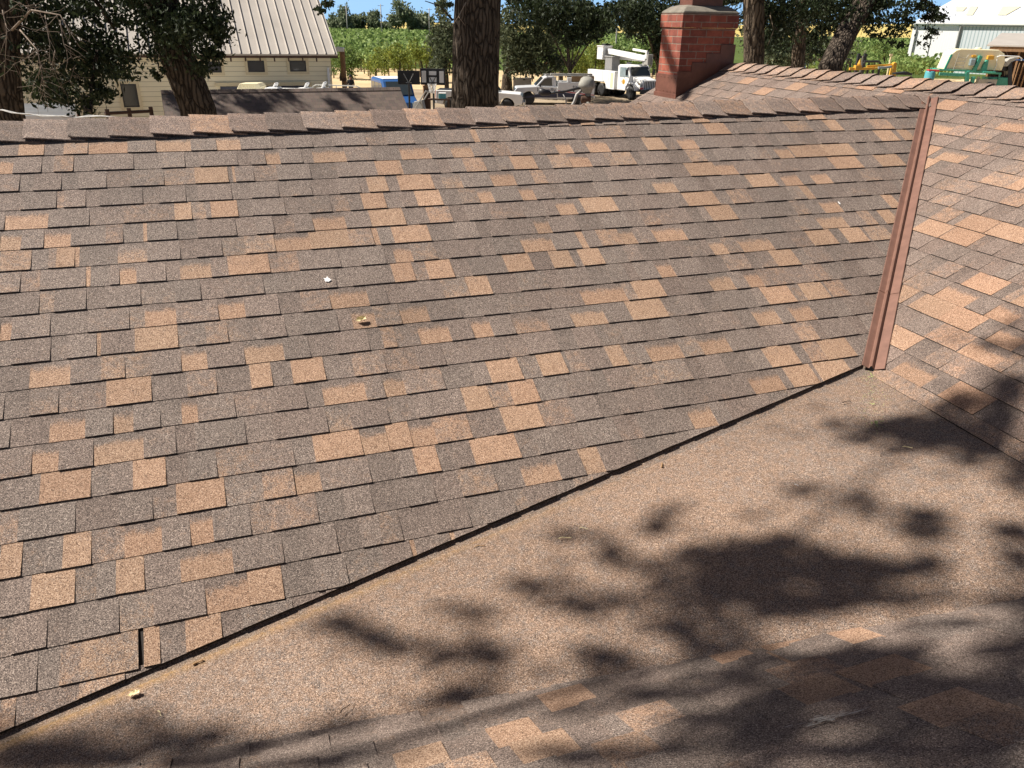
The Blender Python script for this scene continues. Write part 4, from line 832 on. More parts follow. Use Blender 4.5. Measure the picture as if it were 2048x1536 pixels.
# trees on the skyline
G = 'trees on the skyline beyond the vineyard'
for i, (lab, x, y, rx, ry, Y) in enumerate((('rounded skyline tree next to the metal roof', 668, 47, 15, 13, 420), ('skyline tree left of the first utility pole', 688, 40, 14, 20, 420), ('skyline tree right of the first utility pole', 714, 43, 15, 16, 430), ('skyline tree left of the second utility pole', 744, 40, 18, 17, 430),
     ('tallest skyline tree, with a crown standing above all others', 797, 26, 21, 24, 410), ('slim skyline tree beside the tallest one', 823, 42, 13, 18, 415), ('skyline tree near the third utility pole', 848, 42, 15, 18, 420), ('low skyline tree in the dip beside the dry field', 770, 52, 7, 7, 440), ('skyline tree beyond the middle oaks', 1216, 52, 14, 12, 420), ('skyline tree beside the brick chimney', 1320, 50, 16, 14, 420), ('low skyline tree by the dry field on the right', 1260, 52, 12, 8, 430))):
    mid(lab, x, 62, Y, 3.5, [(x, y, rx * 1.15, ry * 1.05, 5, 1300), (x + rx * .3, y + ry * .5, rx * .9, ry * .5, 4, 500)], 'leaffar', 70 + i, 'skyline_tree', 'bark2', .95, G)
# ================================================================ ground, fields, hills
def gmat(name, c1, c2, sc, sc2=40.0):
    mt, t, b = nt(name); v = co(t); a = tex(t, 'Noise', sc, v, Detail=8.0, Roughness=.65).outputs[0]; d = tex(t, 'Noise', sc2, v, Detail=4.0).outputs[0]
    f = mth(t, 'ADD', mth(t, 'MULTIPLY', a, .8), mth(t, 'MULTIPLY', d, .3))
    t.links.new(ramp(t, f, [(.35, c1), (.75, c2)]), b.inputs['Base Color']); b.inputs['Roughness'].default_value = .95; b.inputs['Specular IOR Level'].default_value = .1
    MT[name] = mt
gmat('dirt', (.20, .15, .10), (.42, .34, .24), .25, 6.0); gmat('straw', (.42, .30, .16), (.66, .52, .32), .12, 2.0); gmat('gold', (.42, .32, .10), (.58, .47, .18), .006, .05)
gmat('soilgreen', (.05, .08, .02), (.11, .15, .04), .05, 1.0)
def sheet(name, pts, mat, z, kind='structure'):
    mb = MB(); mb.add([(x, y, z) for x, y in pts], [tuple(range(len(pts)))]); return tag(mb.build(name, mat), kind=kind)
sheet('ground', [(-3000, -300), (5000, -300), (5000, 6000), (-3000, 6000)], 'dirt', 0)
sheet('straw_strip', [(-70, 71), (140, 71), (140, 104), (-70, 104)], 'straw', .012)
sheet('field', [(-500, 104), (900, 104), (900, 640), (-500, 640)], 'soilgreen', .012)
sheet('dry_field', [(-900, 640), (2600, 640), (2600, 1500), (-900, 1500)], 'gold', .012)
mb = MB(); vs = []; nx, ny = 60, 14
for i in range(nx + 1):
    for j in range(ny + 1):
        x = -1200 + 4200 * i / nx; y = 800 + 1400 * j / ny; f = min(1, j / 7)
        h = (5 + 5 * noise.noise(V((x * .0016, y * .001, 2))) + max(0, (x - 150) / 600) * 14) * f ** 1.3
        vs.append((x, y, h - .4))
mb.add(vs, [(i * (ny + 1) + j, (i + 1) * (ny + 1) + j, (i + 1) * (ny + 1) + j + 1, i * (ny + 1) + j + 1) for i in range(nx) for j in range(ny)])
tag(mb.build('hills', 'gold', None, True), kind='structure')
# vine rows: one mass of leaves over posts and wires
mb = MB(); rg = random.Random(31); Y = 97.0
while Y < 470:
    w = .16 + Y * .00125; 
    for h0, h1 in ((-16, -2.6), (2.2, 12.5), (19, 27.5)):
        x0, x1 = Y * math.tan(R(h0)), Y * math.tan(R(h1)); k = int((x1 - x0) / w * (4.2 if Y < 160 else 3.0))
        for i in range(k):
            x = rg.uniform(x0, x1); p = V((x, Y + rg.gauss(0, .28), .75 + abs(rg.gauss(.55, .5)) + .25 * noise.noise(V((x * .6, Y, 0)))))
            d = V((rg.gauss(0, 1), rg.gauss(-.4, 1), rg.gauss(.3, 1))).normalized(); e = d.orthogonal().normalized(); e = Matrix.Rotation(rg.uniform(0, 6.28), 3, d) @ e; f = d.cross(e); s_ = w * rg.uniform(.7, 1.5); b = len(mb.v)
            mb.v += [p - f * s_, p + e * s_ * .6, p + f * s_, p - e * s_ * .6]; mb.f.append([b, b + 1, b + 2, b + 3]); mb.mi.append(0)
    Y += 3.0 if Y < 200 else 6.0
tag(mb.build('vineyard', 'leafvine', None, recalc=False), 'rows of green grapevines spreading to the skyline behind the yard', 'vineyard', kind='stuff')
mb = MB(); 
for r, Y in enumerate((84, 88, 92, 96)):
    for h0, h1 in ((-15, -3), (1, 13)):
        x = Y * math.tan(R(h0))
        while x < Y * math.tan(R(h1)):
            mb.box((x + rg.uniform(-.1, .1), Y, .75), (.10, .10, 1.5)); x += 1.9
        for z in (.7, 1.2): mb.bar((Y * math.tan(R(h0)), Y, z), (Y * math.tan(R(h1)), Y, z), .03)
tag(mb.build('trellis', 'darkwood'), 'rows of dark stakes and wires standing on straw coloured soil', 'trellis', kind='stuff')
# utility poles and posts far off
for lab, x, y0, Y in (('distant utility pole nearest the metal roof', 692, 12, 300), ('distant utility pole between skyline trees at the centre of the gap', 761, 8, 290), ('distant utility pole nearest the big central trunk', 858, 16, 290)):
    p = at(x, y0, Y); t_ = thing('utility_pole', lab, 'utility pole', (p.x, p.y, 0), 0, 'utility poles beyond the vineyard')
    mb = MB(); mb.tube([(0, 0, -.1), (0, 0, p.z)], [.22, .15], 10); mb.build('pole', 'concrete', t_, True)
    mb = MB(); mb.bar((-1.0, 0, p.z - .5), (1.0, 0, p.z - .5), .12); mb.build('crossarm', 'wood', t_)
p = at(1234, 58, 150); t_ = thing('post', 'pale lone post standing in the vines above the bucket truck', 'post', (p.x, p.y, 0)); mb = MB(); mb.tube([(0, 0, 0), (0, 0, p.z)], .14, 8); mb.box((0, 0, p.z + .05), (.36, .36, .1)); mb.build('pole', 'concrete', t_)

def frame_rot(h): return R(90 - h)
def hd(h): return V((math.sin(R(h)), math.cos(R(h)), 0))
def hitv(x, y, p, e):                        # where a sight line meets the upright plane through p with normal e
    r = ray(x, y); return r * (((p - V((0, 0, CZ))).dot(e)) / r.dot(e)) + V((0, 0, CZ))
def rect(mb, c, u, up, n, w, h, d, mi=0): mb.box(c, (w, h, d), Matrix((u, up, n)).transposed(), mi)
# ================================================================ cream building with a metal roof
HB = 68.0; e = hd(HB); back_ = hd(HB - 90); Pr = at(675, 113, 36); Z = V((0, 0, 1)); nrm = -back_
cb_ = thing('cream_building', 'cream clapboard building with a tall pale standing seam metal roof', 'building', (Pr.x, Pr.y, 0)); B0 = V((Pr.x, Pr.y, 0)); ez = Pr.z
loc = lambda a, d, z: e * a + back_ * d + Z * z
mt, t, b = nt('clapboard'); v = co(t); sx = t.nodes.new('ShaderNodeSeparateXYZ'); t.links.new(v, sx.inputs[0])
fr = mth(t, 'FRACT', mth(t, 'DIVIDE', sx.outputs[2], .19)); nz = tex(t, 'Noise', 1.2, v, Detail=5.0).outputs[0]
ln = ramp(t, fr, [(0.0, (.45, .42, .36)), (.07, (.5, .47, .4)), (.10, (1, 1, 1)), (1, (1, 1, 1))])
t.links.new(mix(t, 1.0, mix(t, 1.0, (.87, .80, .58), ramp(t, nz, [(.3, (.92, .92, .92)), (.7, (1, 1, 1))]), 'MULTIPLY'), ln, 'MULTIPLY'), b.inputs['Base Color']); b.inputs['Roughness'].default_value = .6; bump(t, b, fr, .5, .02); MT['clap'] = mt
mt, t, b = nt('metal_roofing'); v = co(t); nz = tex(t, 'Noise', .7, v, Detail=6.0, Roughness=.7).outputs[0]
t.links.new(ramp(t, nz, [(.3, (.42, .385, .34)), (.7, (.50, .46, .41))]), b.inputs['Base Color']); b.inputs['Roughness'].default_value = .42; b.inputs['Metallic'].default_value = .1; MT['metalroof'] = mt
LEN, OV, DEP = 17.0, .35, 7.0
mb = MB(); c_ = [loc(-.25 - a, OV + d, 0) for a, d in ((0, 0), (LEN, 0), (LEN, DEP), (0, DEP))]
vt = hitv(637, 0, Pr, e) - Pr; pit = math.atan2(vt.z, V((vt.x, vt.y, 0)).length); rise = math.tan(pit)
mb.add(c_ + [q + Z * (ez - .05) for q in c_] + [c_[0].lerp(c_[3], .5) + Z * (ez + DEP / 2 * rise), c_[1].lerp(c_[2], .5) + Z * (ez + DEP / 2 * rise)],
       [(0, 1, 5, 4), (2, 3, 7, 6), (1, 2, 6, 9, 5), (3, 0, 4, 8, 7)])
mb.build('wall', 'clap', cb_)
mb = MB(); sl = V((0, 0, 0)); sd = (back_ * math.cos(pit) + Z * math.sin(pit)); rn = (-back_ * math.sin(pit) + Z * math.cos(pit)); SL = (DEP / 2 + OV) / math.cos(pit)
def rp(a, s_, h): return e * a + sd * s_ + rn * h + Z * ez
a = [rp(.0, 0, .10), rp(-LEN - .5, 0, .10), rp(-LEN - .5, SL, .10), rp(0, SL, .10)]; a2 = [q - rn * .09 for q in a]
mb.add(a + a2, [(0, 1, 2, 3), (7, 6, 5, 4), (0, 1, 5, 4), (1, 2, 6, 5), (2, 3, 7, 6), (3, 0, 4, 7)])
x = -.12
while x > -LEN - .4:
    mb.add([rp(x - .012, 0, .10), rp(x + .012, 0, .10), rp(x + .012, SL, .10), rp(x - .012, SL, .10), rp(x - .010, 0, .16), rp(x + .010, 0, .16), rp(x + .010, SL, .16), rp(x - .010, SL, .16)],
           [(4, 5, 6, 7), (0, 1, 5, 4), (1, 2, 6, 5), (3, 0, 4, 7), (2, 3, 7, 6)]); x -= .385
rf = mb.build('roof', 'metalroof', cb_)
mb = MB(); q = [e * s_ + back_ * (DEP + 2 * OV) for s_ in (0, -LEN - .5)]
top0, top1 = rp(0, SL, .10), rp(-LEN - .5, SL, .10); mb.quad(top0, top1, q[1] + Z * (ez + .1), q[0] + Z * (ez + .1)); mb.quad(top0 - Z * .08, top1 - Z * .08, q[1] + Z * ez, q[0] + Z * ez); mb.build('roof', 'metalroof', cb_)
mb = MB(); mb.bar(e * .02 + Z * (ez - .02), e * (-LEN - .5) + Z * (ez - .02), .03, .09); x = -.9
while x > -LEN: mb.bar(e * x + back_ * -.02 + Z * (ez - .04), e * x + back_ * -.02 + Z * (ez - .20), .05, .05); x -= .58
mb.build('eave_hanger', 'darkwood', cb_)
def onwall(x, y):
    p = hitv(x, y, B0 + back_ * OV, back_) - B0; return p
def window(x0, y0, x1, y1, parent=cb_):
    a, c = onwall(x0, y0), onwall(x1, y1); mid_ = (a + c) / 2; w = abs((c - a).dot(e)); h = abs(a.z - c.z)
    mb = MB(); tw = .11
    for sx_ in (-1, 1): rect(mb, mid_ + e * sx_ * (w / 2 + tw / 2) + nrm * .02, e, Z, nrm, tw, h + 2 * tw, .06)
    for sz in (-1, 1): rect(mb, mid_ + Z * sz * (h / 2 + tw / 2) + nrm * .02, e, Z, nrm, w, tw, .062)
    f = mb.build('window', 'trimcream', parent)
    mb = MB(); rect(mb, mid_ + nrm * .006, e, Z, nrm, w, h, .01); mb.build('pane', 'glass', f)
    mb = MB()
    for sx_ in (-1, 1): rect(mb, mid_ + e * sx_ * (w / 2 - .025) + nrm * .018, e, Z, nrm, .05, h, .02)
    for sz in (-1, 1): rect(mb, mid_ + Z * sz * (h / 2 - .025) + nrm * .018, e, Z, nrm, w - .1, .05, .02)
    mb.build('sash', 'blackmetal', f)
for w_ in ((494, 121, 530, 144), (578, 121, 613, 143), (410, 123, 444, 145), (240, 168, 280, 214), (160, 190, 185, 230), (325, 130, 350, 150)): window(*w_)
mb = MB(); a, c = onwall(440, 171), onwall(618, 181); mb.box((a + c) / 2 + nrm * .02, ((c - a).dot(e), .06, .16), Matrix((e, nrm, Z)).transposed())  # dark strip on the wall below a cream board
a, c = onwall(430, 166), onwall(622, 170); mb.box((a + c) / 2 + nrm * .035, ((c - a).dot(e), .09, .14), Matrix((e, nrm, Z)).transposed(), 1); mb.build('wall_band', ['navy', 'trimcream'], cb_)
a = onwall(657, 150); mb = MB(); mb.bar(a + nrm * .04 + Z * .3, V((a.x, a.y, .1)) + nrm * .04, .09, .09); mb.build('downpipe', 'white', cb_)

# rail in front of it, far left
a, b_ = at(210, 227, 20), at(305, 222, 21); t_ = thing('gate_rail', 'rusty brown pipe rail with short posts by the cream building wall', 'railing', (a.x, a.y, 0)); o0 = V((a.x, a.y, 0))
mb = MB(); mb.tube([a - o0, b_ - o0], .04, 8); mb.tube([a - o0 - Z * .8, b_ - o0 - Z * .8], .04, 8); mb.build('rail', 'darkwood', t_)
for f in (.05, .5, .97):
    p = a.lerp(b_, f) - o0; mb = MB(); mb.tube([(p.x, p.y, 0), (p.x, p.y, p.z + .1)], .05, 8); mb.build('post', 'darkwood', t_)
# pale sheet metal panels under the left tree
p = at(75, 215, 24); t_ = thing('panel_stack', 'white ribbed metal panels leaning below the left tree', 'panels', (p.x, p.y, 0), R(20))
for i in range(4):
    mb = MB(); prof = []
    for k in range(13): prof.append((-1.0 + k / 6, .02 * (k % 2) - .16 * i)); 
    prof += [(x, y - .01) for x, y in reversed(prof)]
    mb.prism(prof, 0, p.z + .12 - .1 * i, 'z'); mb.build('panel', 'white', t_)
# red brown box next to the panels
p = at(135, 230, 28.5); t_ = thing('crate', 'red brown wooden crate peeping over the ridge at far left', 'crate', (p.x, p.y, 0)); mb = MB(); mb.box((0, 0, p.z / 2), (.55, .45, p.z)); mb.build('body', 'rust', t_, bevel=.02); mb = MB()
for k in (-.2, 0, .2): mb.box((k, -.235, p.z / 2), (.05, .02, p.z))
mb.build('slat', 'darkwood', t_)

# low shingled outbuilding
P1 = at(800, 177, 24); HS = 66.0; es = hd(HS); ds = -hd(HS - 90); vg = hitv(815, 214, P1, es) - P1; vg = vg.normalized()
sh = thing('low_shed', 'low shed with a dark dappled shingle roof in front of the cream building', 'shed', (P1.x, P1.y, 0)); hh = V((0, 0, P1.z)); q_ = hitv(322, 186, P1, ds) - P1; LS = abs(q_.dot(es))
mt, t, b = nt('shed_shingle'); v = co(t); mp = N(t, 'Mapping'); mp.inputs['Rotation'].default_value = (0, 0, -R(90 - HS)); t.links.new(v, mp.inputs[0])
bt = tex(t, 'Brick', 1.0, mp.outputs[0], **{'Brick Width': .16, 'Row Height': .11, 'Mortar Size': .002}); bt.inputs['Color1'].default_value = (.15, .11, .09, 1); bt.inputs['Color2'].default_value = (.10, .078, .066, 1); bt.inputs['Mortar'].default_value = (.06, .045, .04, 1)
t.links.new(mix(t, .5, bt.outputs[0], tex(t, 'Noise', 60.0, v).outputs[1], 'OVERLAY'), b.inputs['Base Color']); b.inputs['Roughness'].default_value = .9; MT['shedshingle'] = mt
mb = MB(); nS = es.cross(vg); nS = nS if nS.z > 0 else -nS; vb = V((-vg.x, -vg.y, vg.z)); nT = es.cross(vb); nT = nT if nT.z > 0 else -nT; DS = 2.6
mb2 = MB(); slab(mb2, [hh, hh - es * LS, hh - es * LS + vg * DS, hh + vg * DS], nS, .09); slab(mb2, [hh, hh - es * LS, hh - es * LS + vb * DS, hh + vb * DS], nT, .09); mb2.c = []; mb2.build('roof', 'shedshingle', sh)
mb = MB(); k = 32
for i in range(k):
    p = hh - es * (LS * (i + .5) / k); mb.bar(p + vg * .1 + nS * .012, p - vg * .02 + nS * .03, LS / k * .96, .012); mb.bar(p + vb * .1 + nT * .012, p - vb * .02 + nT * .03, LS / k * .96, .012)
mb.build('ridge_cover', 'shedshingle', sh)
mb = MB(); q = [hh + vg * 2.2, hh + vb * 2.2]; f_ = lambda p, a: V((p.x, p.y, 0)) - es * a
for a in (.25, LS - .25): mb.add([f_(q[0], a), f_(q[1], a), f_(q[1], a) + Z * (q[1].z - .1), f_(hh, a) + Z * (hh.z - .12), f_(q[0], a) + Z * (q[0].z - .1)], [(0, 1, 2, 3, 4)])
for p in q: mb.add([f_(p, .25), f_(p, LS - .25), f_(p, LS - .25) + Z * (p.z - .1), f_(p, .25) + Z * (p.z - .1)], [(0, 1, 2, 3)])
mb.build('wall', 'darkwood', sh)
mb = MB(); mb.tube([hh - es * 6.2 + vg * 1.2 + nS * .03, hh - es * 6.0 + vg * 1.15 + nS * .05, hh - es * 5.6 + vg * 1.25 + nS * .03], .025, 6); tag(mb.build('branch', 'darktwig'), 'short fallen branch lying on the dappled shed roof', 'branch').location = (P1.x, P1.y, 0)

# trailer behind the shed, only its roof gear shows
a, b_ = at(452, 183, 31), at(738, 181, 31); RV = V((b_.x, b_.y, 0)); er = V((b_.x - a.x, b_.y - a.y, 0)); LR = er.length; er.normalize(); rz = math.atan2(er.y, er.x); zr = a.z
rv = thing('travel_trailer', 'white travel trailer whose roof vents and cream cooling unit show over the shed', 'trailer', (a.x, a.y, 0), rz)
mb = MB(); mb.prism([(.0, .6), (0, zr - .25), (.25, zr), (LR - .25, zr), (LR, zr - .25), (LR, .6)], 0, 2.3); mb.build('body', 'white', rv, bevel=.05)
for x in (LR * .5 - .45, LR * .5 + .45):
    w = MB(); w.lathe([(.2, -.1), (.34, -.1), (.34, .1), (.2, .1)], 18, (x, .12, .34), 'y'); w.build('wheel', 'black', rv)
for x in (.9, 3.0, LR - 1.2):
    w = MB(); w.box((x, -.006, zr - 1.0), (.8, .02, .55)); w.build('window', 'glass', rv)
def rvx(px): return (at(px, 178, 31) - V((a.x, a.y, zr))).dot(er)
mb = MB(); x0, x1 = rvx(460), rvx(511); mb.prism([(x0, zr), (x0 + .05, zr + .10), (x0 + .15, zr + .24), (x1 - .12, zr + .26), (x1 - .02, zr + .16), (x1, zr)], .7, 1.4)
for k in range(7): mb.box((x0 + .25 + k * (x1 - x0 - .5) / 6, .69, zr + .16), (.03, .03, .12))
mb.build('cooling_unit', 'tank', rv, bevel=.04)
for px, w_, hgt in ((532, 34, 1), (596, 18, 1.1), (632, 16, 1.25)):
    xx = rvx(px); vb_ = MB(); vb_.prism([(xx - .35, zr), (xx - .28, zr + .10), (xx + .2, zr + .12), (xx + .32, zr)], .8, 1.3); vv = vb_.build('roof_vent', 'white', rv, bevel=.03)
    lid = MB(); lid.bar((xx + .0, 1.05, zr + .08), (xx + .13, 1.05, zr + .27 * hgt), .4, .07); lid.build('vent_lid', 'white', vv, bevel=.03)
mb = MB(); x0, x1 = rvx(608), rvx(712)
mb.tube([(x0, 1.1, zr), (x0 + .08, 1.1, zr + .16), (x0 + .2, 1.1, zr + .22), (x1 - .2, 1.1, zr + .20), (x1, 1.1, zr + .12), (x1 + .1, 1.1, zr)], .022, 8); mb.tube([((x0 + x1) / 2, 1.1, zr), ((x0 + x1) / 2, 1.1, zr + .21)], .018, 6); mb.build('roof_rail', 'galv', rv)

# wooden lamp post right of the cream building
p = at(684, 98, 40); t_ = thing('lamp_post', 'wooden post with a white lamp box on top beside the metal roof', 'lamp post', (p.x, p.y, 0)); mb = MB(); mb.tube([(0, 0, 0), (0, 0, p.z)], .12, 10); mb.build('post', 'wood', t_)
mb = MB(); mb.prism([(-.45, p.z - .12), (-.45, p.z + .02), (-.2, p.z + .10), (.10, p.z + .06), (.10, p.z - .12)], -.14, .14); mb.build('lamp_box', 'white', t_, bevel=.02); mb = MB(); mb.box((-.02, -.1, p.z - 1.35), (.3, .22, .12)); mb.build('bracket', 'darkwood', t_)

# person far off
p = gnd(697, 59); pe = thing('person', 'person in dark clothes and a dark cap standing beyond the trailer, arms bent', 'person', p, R(20))
def skin(name, vs, es_, rad, mats, parent, lim=None):
    me = bpy.data.meshes.new(name); me.from_pydata(vs, es_, []); 
    o = bpy.data.objects.new(name, me); C.objects.link(o); o.parent = parent
    for q in mats: me.materials.append(MT[q])
    s_ = o.modifiers.new('skin', 'SKIN'); o.modifiers.new('sub', 'SUBSURF').levels = 1
    for i, r_ in enumerate(rad): me.skin_vertices[0].data[i].radius = (r_, r_); 
    me.skin_vertices[0].data[0].use_root = True; s_.use_smooth_shade = True
    dg = bpy.context.evaluated_depsgraph_get(); dg.update(); nm = bpy.data.meshes.new_from_object(o.evaluated_get(dg)); o.modifiers.clear(); o.data = nm; return o
vs = [(0, 0, .95), (0, 0, 1.15), (0, 0, 1.38), (0, .01, 1.5), (0, -.02, 1.62), (0, -.02, 1.72), (.10, 0, .90), (.11, -.02, .48), (.11, .02, .07), (.11, -.12, .04), (-.10, 0, .90), (-.11, .01, .48), (-.11, .03, .07), (-.11, -.11, .04),
      (.19, .01, 1.40), (.24, .03, 1.13), (.16, -.18, 1.08), (.10, -.26, 1.12), (-.19, .01, 1.40), (-.25, .04, 1.13), (-.17, -.17, 1.05), (-.10, -.25, 1.10)]
es_ = [(0, 1), (1, 2), (2, 3), (3, 4), (4, 5), (0, 6), (6, 7), (7, 8), (8, 9), (0, 10), (10, 11), (11, 12), (12, 13), (2, 14), (14, 15), (15, 16), (16, 17), (2, 18), (18, 19), (19, 20), (20, 21)]
rad = [.15, .15, .15, .06, .10, .085, .09, .065, .045, .035, .09, .065, .045, .035, .065, .05, .04, .035, .065, .05, .04, .035]
o = skin('body', vs, es_, rad, ['cloth', 'skin'], pe)
for f in o.data.polygons: f.material_index = 1 if (f.center.z > 1.5 or (f.center.y < -.2 and f.center.z > 1.0)) else 0
mb = MB(); mb.lathe([(.115, 1.66), (.118, 1.70), (.10, 1.77), (.05, 1.81), (.001, 1.82)], 14, (0, -.02, 0)); mb.box((0, -.15, 1.675), (.15, .12, .015)); mb.build('cap', 'cloth', pe, True)

# basketball hoops
def hoop(label, x, yt, yb, xl, xr, Y, front, rot):
    p = at(x, yb, Y); t_ = thing('basketball_hoop', label, 'basketball hoop', (p.x, p.y, 0), rot); w = (at(xr, yb, Y) - at(xl, yb, Y)).length; zt_, zb_ = at(x, yt, Y).z, p.z; h = zt_ - zb_; zc_ = (zt_ + zb_) / 2
    mb = MB(); mb.box((0, 0, zc_), (w, .04, h)); bd_ = mb.build('backboard', 'blackmetal', t_, bevel=.03)
    if front:
        mb = MB()
        for x0, z0, ww, h_ in ((-.36, 0, .18, .70), (.36, 0, .18, .70), (0, .22, .30, .24), (0, -.17, .30, .30)): mb.box((x0 * w, -.026, zc_ + z0 * h), (ww * w, .012, h_ * h))
        mb.build('white_panel', 'white', bd_)
        mb = MB(); mb.tube([(.23 * math.cos(k * .3142), -.30 + .23 * math.sin(k * .3142), zb_ + .10) for k in range(21)], .012, 6); mb.bar((0, -.02, zb_ + .1), (0, -.09, zb_ + .1), .1, .03); mb.build('rim', 'blackmetal', t_)
        mb = MB()
        for k in range(12):
            a, a2 = k * .5236, (k + 1.6) * .5236
            for sg in (1, -1): mb.tube([((.22 - .11 * f) * math.cos(a + sg * f * .8), -.30 + (.22 - .11 * f) * math.sin(a + sg * f * .8), zb_ + .09 - .46 * f) for f in (0, .25, .5, .75, 1)], .012, 4)
        mb.build('net', 'white', t_)
    s_ = -1; off = -.10
    mb = MB(); 
    for sg in (-1, 1): mb.bar((sg * .02, off, zb_ + .18 * h), (sg * .22 * w, off * .5, zb_ + .78 * h), .03)
    mb.box((0, off, zb_ + .14 * h), (.26 * w, .03, .04)); mb.build('brace', 'grey' if not front else 'blackmetal', t_)
    mb = MB(); mb.tube([(0, .12 if front else -.14, .1), (0, .12 if front else -.14, zb_ + .15 * h)], .05, 10); mb.build('pole', 'blackmetal', t_)
    mb = MB(); mb.prism([(-.5, .0), (-.45, .16), (.45, .16), (.5, 0)], 0, .9); mb.build('base', 'blackmetal', t_, bevel=.03)
hoop('basketball hoop turned away, showing the plain black back of its board', 818, 141, 169, 796, 840, 41, False, R(4))
hoop('basketball hoop facing us, white panels on its board and a white net', 866, 137, 170, 841, 890, 42, True, R(-3))

# ================================================================ vehicles
def wheel(t_, x, y, r, w, side, rim='chrome'):
    mb = MB(); mb.lathe([(r * .55, -w / 2), (r * .92, -w / 2), (r, -w * .3), (r, w * .3), (r * .92, w / 2), (r * .55, w / 2)], 24, (x, y, r), 'y'); o = mb.build('wheel', 'black', t_, True)
    mb = MB(); mb.lathe([(r * .58, w * .30 * side), (r * .50, w * .42 * side), (r * .22, w * .30 * side), (r * .16, w * .48 * side), (.001, w * .48 * side)], 18, (x, y, r), 'y'); mb.build('rim', rim, o)
def pickup(name, label, loc_, head, paint, cat='pickup truck'):
    t_ = thing(name, label, cat, loc_, frame_rot(head)); w = .98
    lo = [(2.75, .55), (2.80, .95), (2.62, 1.16), (1.25, 1.24), (1.1, 1.24), (-.75, 1.24), (-.80, 1.30), (-2.85, 1.30), (-2.88, .62)]
    arch = lambda cx: [(cx + .52 * math.cos(a), .42 + .50 * math.sin(a)) for a in [math.pi * k / 8 for k in range(9)]]
    bot = [(-2.88, .5)] + list(reversed(arch(-1.9))) + list(reversed(arch(1.75)))
    mb = MB(); mb.prism(lo + bot, -w, w); body = mb.build('body', paint, t_, bevel=.04)
    mb = MB(); cab = [(1.28, 1.24), (.72, 1.82), (.45, 1.91), (-.12, 1.90), (-.24, 1.24)]
    mb.prism(cab, -.86, .86); cb = mb.build('cab', paint, t_, bevel=.05)
    for s_ in (-1, 1):
        mb = MB(); mb.prism([(1.08, 1.30), (.68, 1.73), (.44, 1.81), (.14, 1.81), (.10, 1.30)], s_ * .855, s_ * .872); mb.build('side_window', 'glass', cb)
        mb = MB(); mb.prism([(1.08, .62), (1.10, 1.22), (-.02, 1.22), (-.04, .62)], s_ * .978, s_ * .990); d = mb.build('door', paint, t_, bevel=.01); mb = MB(); mb.box((.12, s_ * .998, 1.10), (.2, .02, .04)); mb.build('handle', 'blackmetal', d)
        mb = MB(); mb.box((.98, s_ * 1.06, 1.33), (.12, .22, .18)); mb.build('mirror', 'blackmetal', t_, bevel=.02)
        mb = MB(); mb.box((2.72, s_ * .74, 1.0), (.14, .34, .20)); mb.build('headlight', 'paleglass', t_, bevel=.02)
        mb = MB(); mb.box((-2.87, s_ * .86, 1.05), (.06, .16, .42)); mb.build('tail_light', 'amber', t_, bevel=.01)
        for x in (1.75, -1.9): wheel(t_, x, s_ * .86, .42, .27, s_)
    mb = MB(); mb.add([(1.26, -.78, 1.28), (1.26, .78, 1.28), (.76, .70, 1.80), (.76, -.70, 1.80)], [(0, 1, 2, 3)]); mb.v = [q + V((.03, 0, .03)) for q in mb.v]; mb.build('windscreen', 'glass', cb)
    mb = MB(); mb.box((2.79, 0, .98), (.08, 1.1, .30)); mb.build('grille', 'blackmetal', t_, bevel=.02); mb = MB(); mb.box((2.86, 0, .58), (.16, 1.9, .24)); mb.box((-2.95, 0, .58), (.16, 1.9, .2)); mb.build('bumper', 'chrome', t_, bevel=.03)
    mb = MB(); mb.box((-1.60, 0, 1.31), (2.4, 1.60, .02)); mb.build('bed', 'blackmetal', t_); return t_
# white pickup half behind the big trunk
p = gnd(962, 54); pickup('parked_pickup', 'white pickup parked behind the big central trunk, its bonnet poking out on the right', p, 92, 'white')
# silver service pickup
a = gnd(1107, 60); sp_ = pickup('service_pickup', 'silver and navy service pickup with lettered sides and a wooden rack load', a, -94, 'silver')
def text(s_, size, mat, parent, loc_, rot, name='lettering'):
    cu = bpy.data.curves.new(name, 'FONT'); cu.body = s_; cu.size = size; cu.align_x = 'CENTER'; cu.align_y = 'CENTER'; cu.extrude = .002
    o = bpy.data.objects.new(name, cu); C.objects.link(o); dg = bpy.context.evaluated_depsgraph_get(); me = bpy.data.meshes.new_from_object(o.evaluated_get(dg)); bpy.data.objects.remove(o)
    o = bpy.data.objects.new(name, me); C.objects.link(o); me.materials.append(MT[mat]); o.parent = parent; o.location = loc_; o.rotation_euler = rot; return o
mb = MB()                                    # utility body replacing the bed, with stripes
mb.box((-1.62, 0, 1.12), (2.66, 2.06, .88)); ub = mb.build('utility_body', 'silver', sp_, bevel=.02)
